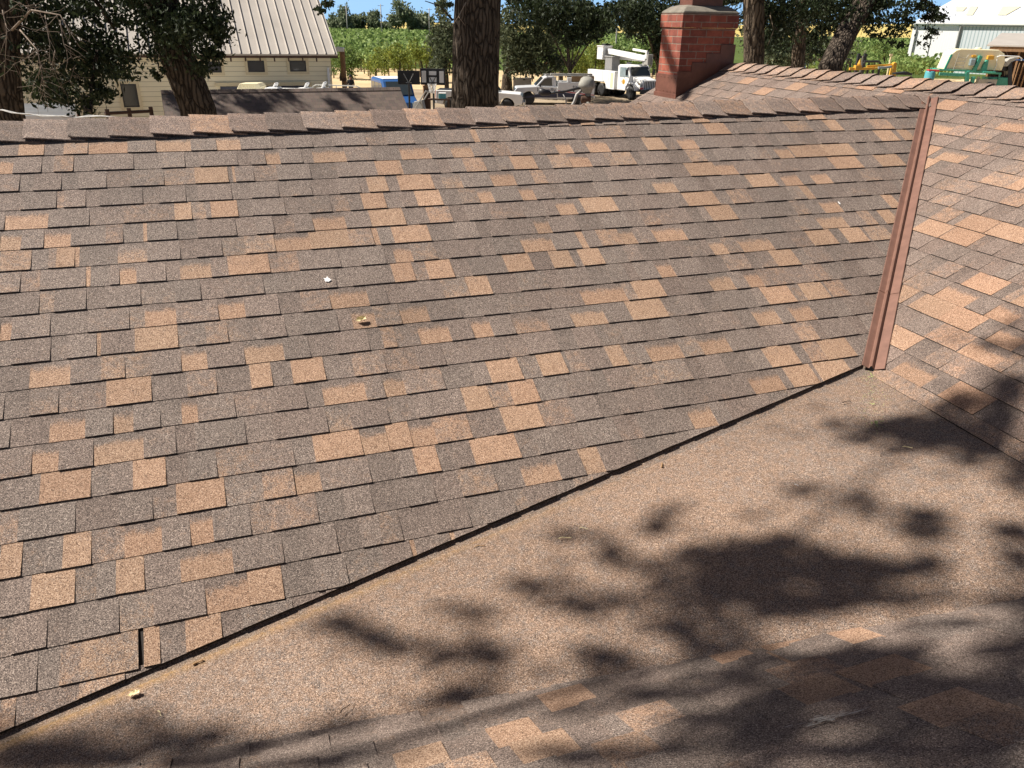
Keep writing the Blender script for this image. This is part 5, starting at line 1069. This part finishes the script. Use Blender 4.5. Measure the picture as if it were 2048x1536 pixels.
for s_ in (1,):
    mb = MB(); mb.prism([(2.2, .50), (1.2, .72), (.1, .78), (-.26, .76), (-.26, .50)], .992, .998); mb.prism([(-.32, .55), (-.32, .92), (-1.4, .80), (-2.4, .66), (-2.94, .60), (-2.94, .55)], 1.032, 1.038); mb.build('navy_stripe', 'navy', sp_)
    mb = MB(); mb.prism([(-.32, .96), (-.32, 1.01), (-1.4, .89), (-2.4, .78), (-2.94, .74), (-2.94, .69), (-2.4, .72), (-1.4, .83)], 1.032, 1.038); mb.build('red_stripe', 'redpaint', sp_)
    text('Armstrong', .26, 'navy', sp_, (.42, .998, 1.02), (R(90), 0, R(180))); text('916-64', .24, 'navy', sp_, (-1.7, 1.040, 1.24), (R(90), 0, R(180)))
    mb = MB(); mb.prism([(1.12, .92), (1.17, .92), (1.155, 1.06), (1.18, 1.12), (1.145, 1.18), (1.12, 1.12)], .994, .999); mb.build('emblem', 'navy', sp_)
    mb = MB(); 
    for x in (-1.45, -1.75): mb.lathe([(.06, 0), (.06, .01)], 12, (x, 1.034, .98 - .1 * (x < -1.6)), 'y')
    mb.build('filler_cap', 'black', sp_)
mb = MB()
for s_ in (-1, 1):
    mb.tube([(.6, s_ * .85, 1.98), (-2.9, s_ * .85, 1.98)], .03, 6)
    for x in (.5, -.35, -1.6, -2.85): mb.tube([(x, s_ * .85, 1.9 if x > 0 else 1.5), (x, s_ * .85, 1.98)], .025, 6)
for x in (.5, -.35, -.95, -2.0, -2.8): mb.tube([(x, -.85, 1.98), (x, .85, 1.98)], .025, 6)
mb.build('ladder_rack', 'grey', sp_)
mb = MB(); mb.box((-1.3, .5, 2.06), (3.0, .35, .09)); mb.box((-1.6, -.1, 2.05), (2.6, .3, .07)); tag(mb.build('aluminium_ladders', 'galv', sp_))
mb = MB(); mb.box((-2.1, .70, 1.76), (1.6, .5, .34)); mb.build('side_panel', 'cardboard', sp_); mb = MB(); mb.box((-1.12, .75, 1.72), (.3, .45, .28)); mb.build('tool_chest', 'white', sp_, bevel=.01)
# blue van
p = gnd(785, 50); vn = thing('blue_van', 'blue van with a pale panel for the sky reflection on its roof, partly hidden behind the shed roof end', 'van', p, frame_rot(158))
mb = MB(); mb.prism([(2.2, .45), (2.25, .95), (1.45, 1.25), (.70, 2.02), (.35, 2.14), (-2.2, 2.14), (-2.35, 2.0), (-2.4, .45)], -.92, .92); body = mb.build('body', 'blue', vn, bevel=.10)
for s_ in (-1, 1):
    mb = MB(); mb.prism([(1.15, 1.34), (.62, 1.92), (.05, 1.92), (.05, 1.34)], s_ * .915, s_ * .93); mb.prism([(-.05, 1.34), (-.05, 1.92), (-1.1, 1.92), (-1.1, 1.34)], s_ * .915, s_ * .93); mb.prism([(-1.2, 1.34), (-1.2, 1.92), (-2.1, 1.92), (-2.2, 1.34)], s_ * .915, s_ * .93); mb.build('side_window', 'glass', body)
    for x in (1.45, -1.6): wheel(vn, x, s_ * .82, .34, .22, s_)
    mb = MB(); mb.box((2.2, s_ * .66, .85), (.12, .3, .2)); mb.build('headlight', 'paleglass', vn, bevel=.02)
mb = MB(); mb.add([(1.42, -.78, 1.30), (1.42, .78, 1.30), (.76, .70, 2.0), (.76, -.70, 2.0)], [(0, 1, 2, 3)]); mb.v = [q + V((.03, 0, .03)) for q in mb.v]; mb.build('windscreen', 'glass', body); mb = MB(); mb.box((2.25, 0, .5), (.14, 1.8, .2)); mb.build('bumper', 'grey', vn, bevel=.03)
mb = MB(); mb.box((-.85, 0, 2.15), (2.5, 1.5, .025)); mb.build('roof_reflection', 'white', vn, bevel=.01)  # white panel standing in for sky reflected on the blue roof

# white bucket truck
p = gnd(1288, 65.2); tk = thing('bucket_truck', 'white bucket truck with its boom folded over the cab, grille towards the chimney', 'truck', p, frame_rot(149))
mb = MB(); mb.box((-2.3, 0, .72), (7.6, .9, .26)); mb.build('chassis', 'blackmetal', tk, bevel=.02)
mb = MB(); mb.prism([(-1.75, .62), (-1.75, 2.42), (-1.6, 2.52), (-.62, 2.52), (-.42, 2.40), (-.15, 1.72), (-.15, .62)], -1.05, 1.05); cb = mb.build('cab', 'white', tk, bevel=.06)
mb = MB(); mb.prism([(-.15, .80), (-.15, 1.68), (.35, 1.62), (1.05, 1.50), (1.12, 1.36), (1.12, .80)], -.78, .78); hd_ = mb.build('hood', 'white', tk, bevel=.06)
for s_ in (-1, 1):
    mb = MB(); mb.prism([(.66, .70), (.60, 1.0), (.38, 1.20), (0, 1.28), (-.38, 1.20), (-.60, 1.0), (-.66, .70), (-.55, .70), (-.5, .95), (-.3, 1.12), (0, 1.18), (.3, 1.12), (.5, .95), (.55, .70)], s_ * .70, s_ * 1.14); mb.build('fender', 'white', tk, bevel=.02)
    mb = MB(); mb.prism([(-1.45, 1.62), (-1.45, 2.34), (-.66, 2.34), (-.48, 2.28), (-.30, 1.66)], s_ * 1.045, s_ * 1.062); mb.build('side_window', 'paleglass', cb)
    mb = MB(); mb.tube([(-.28, s_ * 1.06, 1.6), (-.2, s_ * 1.36, 1.7), (-.2, s_ * 1.36, 2.3), (-.4, s_ * 1.06, 2.3)], .018, 6); mb.box((-.2, s_ * 1.36, 2.0), (.05, .2, .42)); mb.build('mirror', 'blackmetal', tk)
    mb = MB(); mb.box((1.12, s_ * .92, 1.10), (.10, .22, .22)); mb.build('headlight', 'paleglass', tk, bevel=.02)
    mb = MB(); mb.lathe([(.19, 0), (.19, .008)], 18, (-.92, s_ * 1.052, 1.28), 'y'); mb.build('door_emblem', 'yellow', cb)
    mb = MB(); mb.box((.7, s_ * .79, 1.22), (.16, .012, .10)); mb.build('hood_emblem', 'yellow', hd_)
    wheel(tk, 0, s_ * .95, .50, .30, s_, 'white')
    for x in (-3.75, -4.95): wheel(tk, x, s_ * .95, .50, .34, s_, 'white'); wheel(tk, x, s_ * .56, .50, .30, s_, 'white')
    mb = MB(); mb.prism([(-5.7, .95), (-5.7, 1.98), (-2.0, 1.98), (-2.0, .62), (-3.05, .62), (-3.15, .95), (-3.3, 1.12), (-5.45, 1.12), (-5.55, .95)], s_ * .70, s_ * 1.14); lk = mb.build('locker', 'white', tk, bevel=.02)
    mb = MB()
    for x in (-2.75, -3.6, -4.5, -5.3): mb.box((x, s_ * 1.143, 1.55), (.016, .012, .76)); 
    mb.box((-2.35, s_ * 1.146, 1.3), (.30, .014, 1.1)); mb.build('locker_door', 'tank', lk)
mb = MB(); mb.add([(-.12, -.92, 1.72), (-.12, .92, 1.72), (-.40, .86, 2.36), (-.40, -.86, 2.36)], [(0, 1, 2, 3)]); mb.v = [q + V((.035, 0, .02)) for q in mb.v]; mb.build('windscreen', 'glass', cb)
mb = MB(); mb.box((1.13, 0, 1.13), (.05, 1.16, .56)); gr = mb.build('grille', 'blackmetal', tk); mb = MB()
for k in range(7): mb.box((1.16, -.51 + k * .17, 1.13), (.03, .07, .56))
for z in (.83, 1.43): mb.box((1.165, 0, z), (.035, 1.28, .07))
mb.build('grille_bar', 'white', gr); mb = MB(); mb.box((1.34, 0, .66), (.24, 2.2, .30)); mb.build('bumper', 'blackmetal', tk, bevel=.03)
mb = MB(); mb.box((1.30, -.98, .92), (.06, .30, .14)); mb.build('warning_plate', 'redpaint', tk)
mb = MB(); mb.box((-3.85, 0, 1.5), (3.6, 1.4, .10)); mb.build('bed', 'grey', tk)
mb = MB(); mb.box((-3.9, 0, 2.3), (.95, .8, 1.5)); mb.box((-3.9, 0, 3.0), (1.15, .9, .10)); mb.build('pedestal', 'grey', tk, bevel=.03)
bo = MB(); bo.bar((-4.4, .0, 3.38), (.45, .0, 3.02), .42, .40); bo.bar((-4.3, .45, 2.92), (.4, .45, 2.86), .22, .22); bm_ = bo.build('boom', 'white', tk, bevel=.04)
mb = MB(); mb.box((.5, .1, 2.95), (.5, .5, .75)); mb.tube([(.6, .2, 3.3), (.85, .2, 3.0), (.8, .2, 2.5), (.5, .2, 2.2)], .06, 8); mb.bar((.1, .1, 2.5), (.1, .1, 2.9), .3); mb.build('boom_elbow', 'galv', bm_, bevel=.02)
mb = MB(); mb.bar((-1.2, -.1, 3.62), (.55, -.1, 3.50), .16, .16); mb.bar((.5, -.1, 3.5), (.55, -.1, 3.0), .2, .16); mb.build('jib', 'white', bm_, bevel=.02)
mb = MB(); mb.prism([(-5.35, 2.75), (-5.35, 3.72), (-4.5, 3.72), (-4.6, 2.75)], -.55, .35); mb.box((-4.93, -.1, 3.75), (.95, 1.0, .08)); bk_ = mb.build('bucket', 'white', tk, bevel=.05); mb = MB(); mb.box((-5.42, -.1, 3.45), (.16, .8, .5)); mb.box((-4.8, -.1, 3.85), (.5, .5, .18)); mb.build('bucket_liner', 'black', bk_, bevel=.03)
mb = MB(); mb.box((-2.1, .3, 2.55), (.25, .3, .22)); mb.box((-1.85, -.6, 2.15), (.2, .6, .5)); mb.build('work_light', 'grey', tk, bevel=.02)

# clutter between hoops and trunk
p = gnd(851, 50); t_ = thing('wooden_cabinet', 'brown wooden cabinet standing in the yard under the white-panelled backboard', 'cabinet', p, R(12)); zz = at(851, 172, 50).z
mb = MB(); mb.box((0, 0, zz / 2), (.42, .45, zz)); mb.build('body', 'wood', t_, bevel=.02); mb = MB(); mb.box((0, -.24, zz * .5), (.34, .03, zz * .8)); mb.build('door', 'darkwood', t_); mb = MB(); mb.prism([(-.25, zz), (0, zz + .14), (.25, zz)], -.25, .25); mb.build('top', 'wood', t_)
p = gnd(834, 47); t_ = thing('hand_cart', 'tangle of grey tubular hand cart lying in the yard below the black backboard', 'hand cart', p, R(-20)); zz = at(834, 180, 47).z
mb = MB(); mb.tube([(-.7, 0, .1), (.5, 0, zz)], .04, 6); mb.tube([(-.7, .5, .1), (.5, .5, zz)], .04, 6)
for f in (.3, .6, .95): mb.tube([(-.7 + 1.2 * f, 0, .1 + (zz - .1) * f), (-.7 + 1.2 * f, .5, .1 + (zz - .1) * f)], .035, 6)
mb.build('frame', 'grey', t_); mb = MB(); mb.prism([(-.55, .5), (-.35, 1.1), (.15, 1.2), (.3, .6)], .1, .4); mb.build('tray', 'grey', t_, bevel=.03)
for y in (-.05, .55): w = MB(); w.lathe([(.1, -.04), (.2, -.05), (.2, .05), (.1, .04)], 14, (-.55, y, .2), 'y'); w.build('wheel', 'black', t_)
p = gnd(883, 49); zz = at(883, 188, 49).z; t_ = thing('cool_box', 'pale blue cool box on a dark bench beside the white pickup tail', 'cool box', (p.x, p.y, zz - .1)); mb = MB(); mb.box((0, 0, -.02), (.42, .36, .30)); mb.build('body', 'teal', t_, bevel=.03); mb = MB(); mb.box((0, 0, .15), (.45, .39, .05)); mb.build('lid', 'white', t_, bevel=.02)
t_ = thing('work_bench', 'dark bench under the pale blue cool box', 'bench', p); mb = MB(); mb.box((-.2, 0, zz - .30), (1.3, .6, .08)); mb.build('top', 'darkwood', t_)
for x in (-.78, .36):
    for y in (-.25, .25): mb = MB(); mb.box((x, y, (zz - .34) / 2), (.07, .07, zz - .34)); mb.build('leg', 'darkwood', t_)
p = at(1068, 132, 73); t_ = thing('banner', 'small blue banner hanging on a pale pole behind the service pickup', 'banner', (p.x, p.y, 0)); mb = MB(); mb.tube([(-.35, 0, 0), (-.35, 0, p.z + .5)], .05, 8); mb.build('pole', 'concrete', t_); mb = MB()
pr = [(-.3 + .1 * k, .05 * math.sin(k * 1.3)) for k in range(7)]; mb.prism(pr + [(x, y + .02) for x, y in reversed(pr)], p.z - .55, p.z + .35, 'z'); mb.build('cloth', 'blue', t_)
p = at(1091, 126, 72); t_ = thing('wooden_post', 'tall tan timber post behind the rack of the service pickup', 'post', (p.x, p.y, 0)); mb = MB(); mb.box((0, 0, p.z / 2), (.3, .3, p.z)); mb.box((0, 0, p.z + .04), (.4, .4, .08)); mb.build('post', 'wood', t_, bevel=.02)
p = gnd(1046, 68); zz = at(1046, 157, 68).z; t_ = thing('concrete_block_wall', 'low grey concrete wall beside the live oak trunk', 'wall', p); mb = MB(); mb.box((0, 0, zz / 2), (1.5, .3, zz)); mb.box((0, 0, zz + .03), (1.6, .36, .06)); mb.build('wall', 'concrete', t_, bevel=.01)

# ================================================================ white barn on the right
HW = 130.0; ew = hd(HW); bw = hd(HW - 90); W0 = at(1808, 140, 124); W0 = V((W0.x, W0.y, 0)); zE = hitv(1830, 47, W0, bw).z
bn = thing('white_barn', 'big white metal barn with a ribbed roof at the top right', 'barn', W0); LW, DW = 34.0, 70.0
mt, t, b = nt('ribbed_white'); v = co(t); wv = tex(t, 'Wave', 1.0, v); wv.bands_direction = 'X'; wv.inputs['Scale'].default_value = 1.3
t.links.new(ramp(t, wv.outputs[1], [(0, (.82, .83, .83)), (.5, (.88, .88, .87))]), b.inputs['Base Color']); b.inputs['Roughness'].default_value = .5; MT['ribwhite'] = mt
vr = hitv(1910, 0, W0 + Z * zE, ew) - (W0 + Z * zE); vr.normalize()
mb = MB(); c_ = [V((0, 0, 0)), ew * LW, ew * LW + bw * DW, bw * DW]; zr_ = vr.z / V((vr.x, vr.y, 0)).length * DW / 2
mb.add(c_ + [q + Z * zE for q in c_] + [bw * DW / 2 + Z * (zE + zr_), ew * LW + bw * DW / 2 + Z * (zE + zr_)], [(0, 1, 5, 4), (1, 2, 6, 9, 5), (2, 3, 7, 6), (3, 0, 4, 8, 7)]); mb.build('wall', 'ribwhite', bn)
n_ = ew.cross(vr); n_ = n_ if n_.z > 0 else -n_; mb = MB(); o_ = Z * (zE + .06) - ew * .3 - vr * .4; SLW = DW / 2 / V((vr.x, vr.y, 0)).length + .4
slab(mb, [o_, o_ + ew * (LW + .6), o_ + ew * (LW + .6) + vr * SLW, o_ + vr * SLW], n_, .12); mb.c = []
for k in range(34): q = o_ + ew * (.3 + k * 1.0); mb.bar(q + n_ * .01, q + vr * SLW + n_ * .01, .06, .03)
vr2 = V((-vr.x, -vr.y, vr.z)) * -1; q = o_ + vr * SLW; slab(mb, [q, q + ew * (LW + .6), q + ew * (LW + .6) + V((vr.x, vr.y, -vr.z)) * SLW, q + V((vr.x, vr.y, -vr.z)) * SLW], V((bw.x * .3, bw.y * .3, .95)).normalized(), .12); mb.c = []
rf = mb.build('roof', 'barnroof', bn)
def onbarn(x, y): return hitv(x, y, W0, bw) - W0
pr_ = W0 + o_; 
def onbroof(x, y): r = ray(x, y); return r * (((pr_ - V((0, 0, CZ))).dot(n_)) / r.dot(n_)) + V((0, 0, CZ)) - W0
for qd in (((1912, 23), (1926, 23), (1912, 15), (1934, 15)), ((1932, 31), (1945, 31), (1940, 14), (1956, 14)), ((1995, 31), (2012, 31), (2005, 14), (2042, 14))):
    a_, b2, c2, d2 = [onbroof(*q) + n_ * .10 for q in qd]; mb = MB(); mb.add([a_, b2, d2, c2, a_ - n_ * .05, b2 - n_ * .05, d2 - n_ * .05, c2 - n_ * .05], [(0, 1, 2, 3), (0, 1, 5, 4), (1, 2, 6, 5), (2, 3, 7, 6), (3, 0, 4, 7)]); mb.build('skylight', 'tank', rf)
mb = MB(); a, c = onbarn(1925, 52), onbarn(2060, 150); m_ = (a + c) / 2; m_.z = a.z / 2; mb.box(m_ - bw * .04, ((c - a).dot(ew), .08, a.z), Matrix((ew, bw, Z)).transposed()); mt, t, b = nt('door_metal'); v = co(t); wv = tex(t, 'Wave', 1.0, v); wv.bands_direction = 'X'; wv.inputs['Scale'].default_value = .9
t.links.new(ramp(t, wv.outputs[1], [(0, (.34, .42, .44)), (.3, (.58, .64, .66)), (.6, (.62, .67, .69))]), b.inputs['Base Color']); MT['doormetal'] = mt; mb.build('sliding_door', 'doormetal', bn)
mb = MB(); a = onbarn(1924, 50); mb.bar(a - bw * .2, V((a.x, a.y, .1)) - bw * .2, .25, .3); b2 = onbarn(2060, 51); mb.bar(a - bw * .2, b2 - bw * .2, .3, .3); mb.build('door_track', 'grey', bn)
mb = MB()
for x in (1836, 1866): a = onbarn(x, 62 if x == 1836 else 58); mb.bar(a - bw * .03, V((a.x, a.y, .1)) - bw * .03, .10, .06)
a, c = onbarn(1836, 58), onbarn(1868, 58); mb.bar(a - bw * .03, c - bw * .03, .10, .06); mb.build('door_frame', 'grey', bn)
a = onbarn(1829, 52); mb = MB(); mb.tube([a - bw * .1 + ew * .4, V((a.x, a.y, .1)) - bw * .1 + ew * .4], .08, 8); mb.build('downpipe', 'grey', bn)
mb = MB(); a, c = onbarn(1832, 46), onbarn(2060, 49); mb.bar(a - bw * .35, c - bw * .35, .2, .18); mb.build('gutter', 'white', bn)

# open machine shed at the right edge
A0_ = at(1987, 92, 84); sd_ = thing('machine_shed', 'open machine shed with a pale roof sheet and dark brown inside, right edge', 'shed', (A0_.x, A0_.y, 0), R(-38)); zz = A0_.z
mb = MB(); mb.prism([(-.6, zz - .02), (-.6, zz + .10), (6.0, zz + 1.2), (6.0, zz + 1.08)], -.5, 9, 'x'); mb.build('roof', 'metalroof', sd_)
mb = MB(); 
for k in range(30): mb.box((.15 + k * .3, 5.6 + .04 * (k % 2), zz / 2 + .4), (.3, .05, zz + .9))
mb.box((0, 2.8, zz / 2), (.08, 5.6, zz)); mb.build('wall', 'darkwood', sd_); mb = MB(); mb.box((4.3, -.45, zz - .25), (9.0, .10, .42)); mb.build('beam', 'wood', sd_)
for x in (.1, 2.4, 5.0): mb = MB(); mb.box((x, -.2, zz / 2 - .2), (.16, .16, zz - .4)); mb.build('post', 'wood', sd_)

# farm sprayer
p = at(1862, 150, 76); p.z = 0; sr = thing('farm_sprayer', 'green framed farm sprayer with a large cream tank before the white barn', 'farm sprayer', p, R(-5)); k = (at(1962, 150, 76) - at(1862, 150, 76)).length / 100.0
def sz(y): return at(1910, y, 76).z
def px(x): return (x - 1862) * k
zt1, zb1 = sz(97), sz(138); x0, x1 = px(1880), px(1988); prof = [(x0 - .15, zb1), (x0 + .1, zb1 + (zt1 - zb1) * .7), (x0 + .5, zt1 - .12), (x0 + .9, zt1), (x1 - .8, zt1 - .02), (x1 - .2, zt1 - .35), (x1, zb1 + .7), (x1 - .1, zb1)]
mb = MB(); mb.prism(prof, -.9, .9); mb.lathe([(.28, zt1 - .05), (.30, zt1 + .08), (.2, zt1 + .13), (.001, zt1 + .14)], 16, (px(1940), 0, 0)); mb.build('tank', 'tank', sr, bevel=.18)
mb = MB(); zf = sz(139); mb.bar((px(1866), -1, zf), (px(1925), -1, zf - .05), .14); mb.bar((px(1868), -1.05, zf - .35), (px(1922), -1.05, zf - .4), .2, .26); mb.bar((px(1866), 1, zf), (px(1980), 1, zf - .1), .14); mb.bar((px(1870), -1, zf), (px(1870), 1, zf), .14); mb.bar((px(1920), -1, zf - .1), (px(1985), -1, zf - .2), .16)
mb.bar((px(1884), -.95, sz(108)), (px(1877), -.95, zf), .16); mb.bar((px(1938), -.95, sz(110)), (px(1932), -.95, zf - .1), .42, .3); mb.bar((px(1920), -1, zf - .1), (px(1928), -1, .4), .35, .3); mb.build('frame', 'green', sr, bevel=.02)
mb = MB(); mb.prism([(px(1946), sz(128)), (px(1950), sz(118)), (px(1955), sz(118)), (px(1956), sz(143)), (px(1944), sz(143))], -1.1, -.6); mb.box((px(1960), -.9, sz(142)), (1.1, .8, .14)); mb.box((px(1935), -.95, 1.0), (.3, .3, 1.4)); mb.build('pump_cover', 'green', sr, bevel=.05)
mb = MB(); xa, xb, xc = px(1893), px(1897), px(1910)
mb.tube([(xa, -1.02, zf), (xb, -1.02, sz(104))], .025, 6); mb.tube([(xc, -1.02, zf), (xc + .12, -1.02, sz(113)), (px(1916), -1.0, sz(108)), (px(1930), -1.0, sz(107))], .025, 6)
for y in (115, 122, 130): mb.tube([(xa + (xb - xa) * (139 - y) / 35, -1.02, sz(y)), (xc + .04, -1.02, sz(y))], .022, 6)
mb.build('ladder', 'galv', sr); mb = MB(); mb.box((px(1957), -1.0, sz(113)), (.55, .3, .32)); mb.box((px(1926), -1.0, sz(111)), (.35, .2, .2)); mb.build('junction_box', 'yellow', sr, bevel=.03)
mb = MB(); mb.box((px(1925), -1.0, sz(123)), (.45, .4, .6)); mb.build('rinse_tank', 'paleglass', sr, bevel=.08)
mb = MB(); mb.tube([(px(1969), -1, sz(112)), (px(1975), -1, sz(109)), (px(2010), -1, sz(110)), (px(2016), -1, sz(114)), (px(2016), -1, sz(118))], .05, 8); mb.tube([(px(1970), -1, sz(115)), (px(1972), -1, sz(128)), (px(1970), -1, sz(140))], .03, 6); mb.build('hand_rail', 'white', sr)
for x in (1903, 1968):
    for y in (-.95, .95): wheel(sr, px(x), y, .62, .4, -1 if y < 0 else 1, 'yellow')
mb = MB(); mb.box((px(1963), -.8, .85), (1.6, .5, 1.3)); mb.box((px(1946), -.85, .9), (.14, .2, 1.6)); mb.build('support', 'concrete', sr)
p2 = p + V((px(1998) * .995, -.6, 0)); cv = thing('elevator_conveyor', 'black steep conveyor with a grey curved hood right of the sprayer', 'conveyor', p2, R(-5)); q0_ = px(1998)
mb = MB(); mb.bar((px(2003) - q0_, 0, sz(120)), (px(2020) - q0_, 0, .2), .5, .35); mb.bar((px(2003) - q0_, .6, sz(118)), (px(2022) - q0_, .6, .2), .16, .3); mb.build('chute', 'blackmetal', cv, bevel=.02)
mb = MB(); arc = [(px(1990) - q0_, sz(130)), (px(1993) - q0_, sz(122)), (px(1999) - q0_, sz(115)), (px(2008) - q0_, sz(112)), (px(2015) - q0_, sz(112)), (px(2012) - q0_, sz(116)), (px(2004) - q0_, sz(121)), (px(1999) - q0_, sz(130))]; mb.prism(arc, -.4, .4); mb.build('hood', 'galv', cv, bevel=.03)
mb = MB(); mb.box((px(1982) - q0_, .1, sz(130)), (.7, .7, .7)); mb.box((px(2000) - q0_, .3, sz(134)), (.9, .6, .5)); mb.lathe([(.3, -.2), (.34, 0), (.3, .2)], 14, (px(1978) - q0_, -.3, sz(136)), 'y'); mb.build('motor', 'blackmetal', cv, bevel=.04)
mb = MB(); mb.box((px(1992) - q0_, .4, .9), (2.0, 1.2, 1.5)); mb.box((px(1990) - q0_, -.25, sz(150)), (.15, .1, .6)); mb.build('hopper', 'green', cv, bevel=.04)
p3 = at(1856, 165, 74); zz = at(1856, 142, 74).z; t_ = thing('blue_drum', 'teal blue drum with a red cloth on top, left of the sprayer', 'drum', (p3.x, p3.y, 0)); mb = MB(); mb.lathe([(.40, 0), (.42, .05), (.42, zz * .48), (.44, zz * .5), (.42, zz * .52), (.42, zz - .1), (.38, zz)], 18); mb.build('body', 'teal', t_, True); mb = MB(); mb.box((.15, -.1, zz + .07), (.95, .5, .13)); mb.box((.45, .1, zz + .02), (.5, .4, .16)); mb.build('cover', 'redpaint', t_, bevel=.05)
p4 = at(2033, 125, 80); zz = at(2033, 121, 80).z; t_ = thing('pipe_stand', 'pale blue bent pipe stand inside the machine shed', 'pipe stand', (p4.x, p4.y, 0)); mb = MB(); mb.tube([(-.55, 0, zz - .4), (-.45, 0, zz - .05), (-.2, 0, zz + .04), (1.6, 0, zz + .06)], .07, 8); mb.tube([(-.4, 0, .2), (-.5, 0, zz - .35)], .05, 6); mb.build('pipe', 'blue', t_); mb = MB()
for x in (.3, .7, 1.1): mb.bar((x, .1, .3), (x + .1, .1, zz - .2), .08)
mb.build('upright', 'wood', t_); mb = MB(); mb.tube([(-1.2, 0, zz - .2), (-1.0, 0, zz + .02), (-.8, 0, zz - .1), (-.75, 0, zz - .6)], .06, 6); mb.build('hose', 'copper', t_)

# yellow lift and implements
p = at(1742, 130, 72); p.z = 0; k = (at(1842, 130, 72) - at(1742, 130, 72)).length / 100; sz = lambda y: at(1760, y, 72).z; px = lambda x: (x - 1742) * k
lf = thing('boom_lift', 'yellow boom implement with folded arm left of the white barn', 'boom lift', p)
mb = MB(); mb.bar((px(1700), 0, sz(139)), (px(1750), 0, sz(137)), .22, .2); mb.bar((px(1735), .1, sz(133.5)), (px(1788), .1, sz(128.5)), .14, .14); mb.bar((px(1745), 0, sz(138)), (px(1786), 0, sz(131)), .2, .14); mb.build('arm', 'yellow', lf, bevel=.02)
mb = MB(); mb.bar((px(1788), 0, sz(128)), (px(1797), 0, .2), .32, .3); mb.bar((px(1788), .3, sz(128)), (px(1787), .3, .2), .2); mb.lathe([(.16, -.2), (.18, 0), (.16, .2)], 12, (px(1788), 0, sz(128)), 'y'); mb.build('mast', 'yellow', lf, bevel=.02)
mb = MB(); mb.bar((px(1756), -.1, sz(136)), (px(1782), -.1, sz(133)), .24, .18); mb.build('cylinder', 'paleglass', lf, bevel=.03); mb = MB(); mb.box((px(1716), 0, sz(137) + .05), (.5, .5, .35)); mb.lathe([(.1, 0), (.16, .2), (.05, .5), (.001, .6)], 10, (px(1718), 0, sz(134))); mb.build('hub', 'yellow', lf, bevel=.05)
mb = MB(); mb.box((px(1766), .6, .9), (2.0, 1.0, 1.4)); mb.build('base', 'green', lf, bevel=.06)
for x in (1752, 1778):
    for y in (-.2, 1.2): wheel(lf, px(x), y, .35, .25, -1 if y < 0 else 1, 'grey')
p = at(1722, 130, 80); z_t = at(1722, 107, 80).z; t_ = thing('forklift_mast', 'dark upright twin forklift mast behind the yellow implement', 'forklift mast', (p.x, p.y, 0)); mb = MB(); s_ = (at(1732, 130, 80) - at(1722, 130, 80)).length / 10
for x in (-8, 5): mb.box((x * s_, 0, z_t / 2), (5 * s_, .3, z_t)); 
mb.box((-1 * s_, .05, z_t - .3), (12 * s_, .12, .2)); mb.box((-1 * s_, .05, 1.2), (12 * s_, .12, .2)); mb.build('mast', 'blackmetal', t_, bevel=.01); mb = MB(); mb.tube([(-1 * s_, -.1, .3), (-1 * s_, -.1, z_t - .2)], .08, 8); mb.build('lift_chain', 'galv', t_)
def rails(label, pts, Y, rad, mat, name='pipe_rail'):
    o0 = at(pts[0][0], pts[0][1], Y); o0 = V((o0.x, o0.y, 0)); t_ = thing(name, label, 'railing', o0); q = [at(x, y, Y) - o0 for x, y in pts]
    mb = MB(); mb.tube([V((q[0].x, q[0].y, .1)), *q, V((q[-1].x, q[-1].y, .1))], rad, 8); mb.tube([V((q[0].x, q[0].y, q[0].z * .55)), V((q[-1].x, q[-1].y, q[-1].z * .55))], rad * .8, 8); mb.build('rail', mat, t_)
    for f in (.33, .66): m_ = q[0].lerp(q[-1], f); mb = MB(); mb.tube([V((m_.x, m_.y, .1)), m_], rad * .9, 8); mb.build('post', mat, t_)
rails('black tubular rail with rounded corners beside the forklift mast', [(1727, 126), (1729, 123), (1757, 123), (1761, 127)], 78, .11, 'blackmetal')
rails('low black rail close to the leaning oak trunk', [(1679, 121), (1681, 120), (1700, 118), (1703, 119)], 77, .07, 'blackmetal')
rails('thin rusty rail fence behind the slim oak trunk', [(1535, 122), (1560, 121), (1640, 119), (1660, 118)], 70, .07, 'wood')
p = at(1782, 112, 84); t_ = thing('marker_pole', 'thin yellowish marker pole on the dirt near the barn', 'pole', (p.x, p.y, 0)); mb = MB(); mb.tube([(0, 0, 0), (0, 0, p.z)], .07, 8); mb.build('pole', 'trimcream', t_); mb = MB(); mb.box((0, 0, p.z + .1), (.3, .1, .2)); mb.build('cap', 'tank', t_)
p = at(1805, 147, 70); t_ = thing('wheelbarrow', 'small dark wheelbarrow tray on thin legs in front of the barn corner', 'wheelbarrow', (p.x, p.y, 0)); zz = at(1805, 146, 70).z; mb = MB(); mb.prism([(-.7, zz - .12), (-.75, zz), (.2, zz + .12), (.75, zz - .02), (.6, zz - .15)], -.35, .35); mb.build('tray', 'blackmetal', t_, bevel=.03); mb = MB(); mb.tube([(.7, -.3, .02), (.66, -.3, zz - .05)], .03, 6); mb.tube([(-.6, -.3, .02), (-.55, -.3, zz - .1)], .03, 6); mb.build('leg', 'grey', t_); w = MB(); w.lathe([(.1, -.04), (.2, -.05), (.2, .05), (.1, .04)], 14, (0, 0, .2), 'y'); w.build('wheel', 'black', t_)
p = gnd(1607, 72); zz = at(1607, 120, 72).z; t_ = thing('blue_tank', 'small pale blue tank seen between the slim and leaning oak trunks', 'tank', p); mb = MB(); mb.lathe([(.3, 0), (.42, .1), (.42, zz - .2), (.25, zz), (.1, zz + .05)], 16); mb.build('body', 'paleglass', t_, True); mb = MB(); mb.lathe([(.12, zz), (.12, zz + .12), (.001, zz + .13)], 12); mb.build('cap', 'blue', t_)
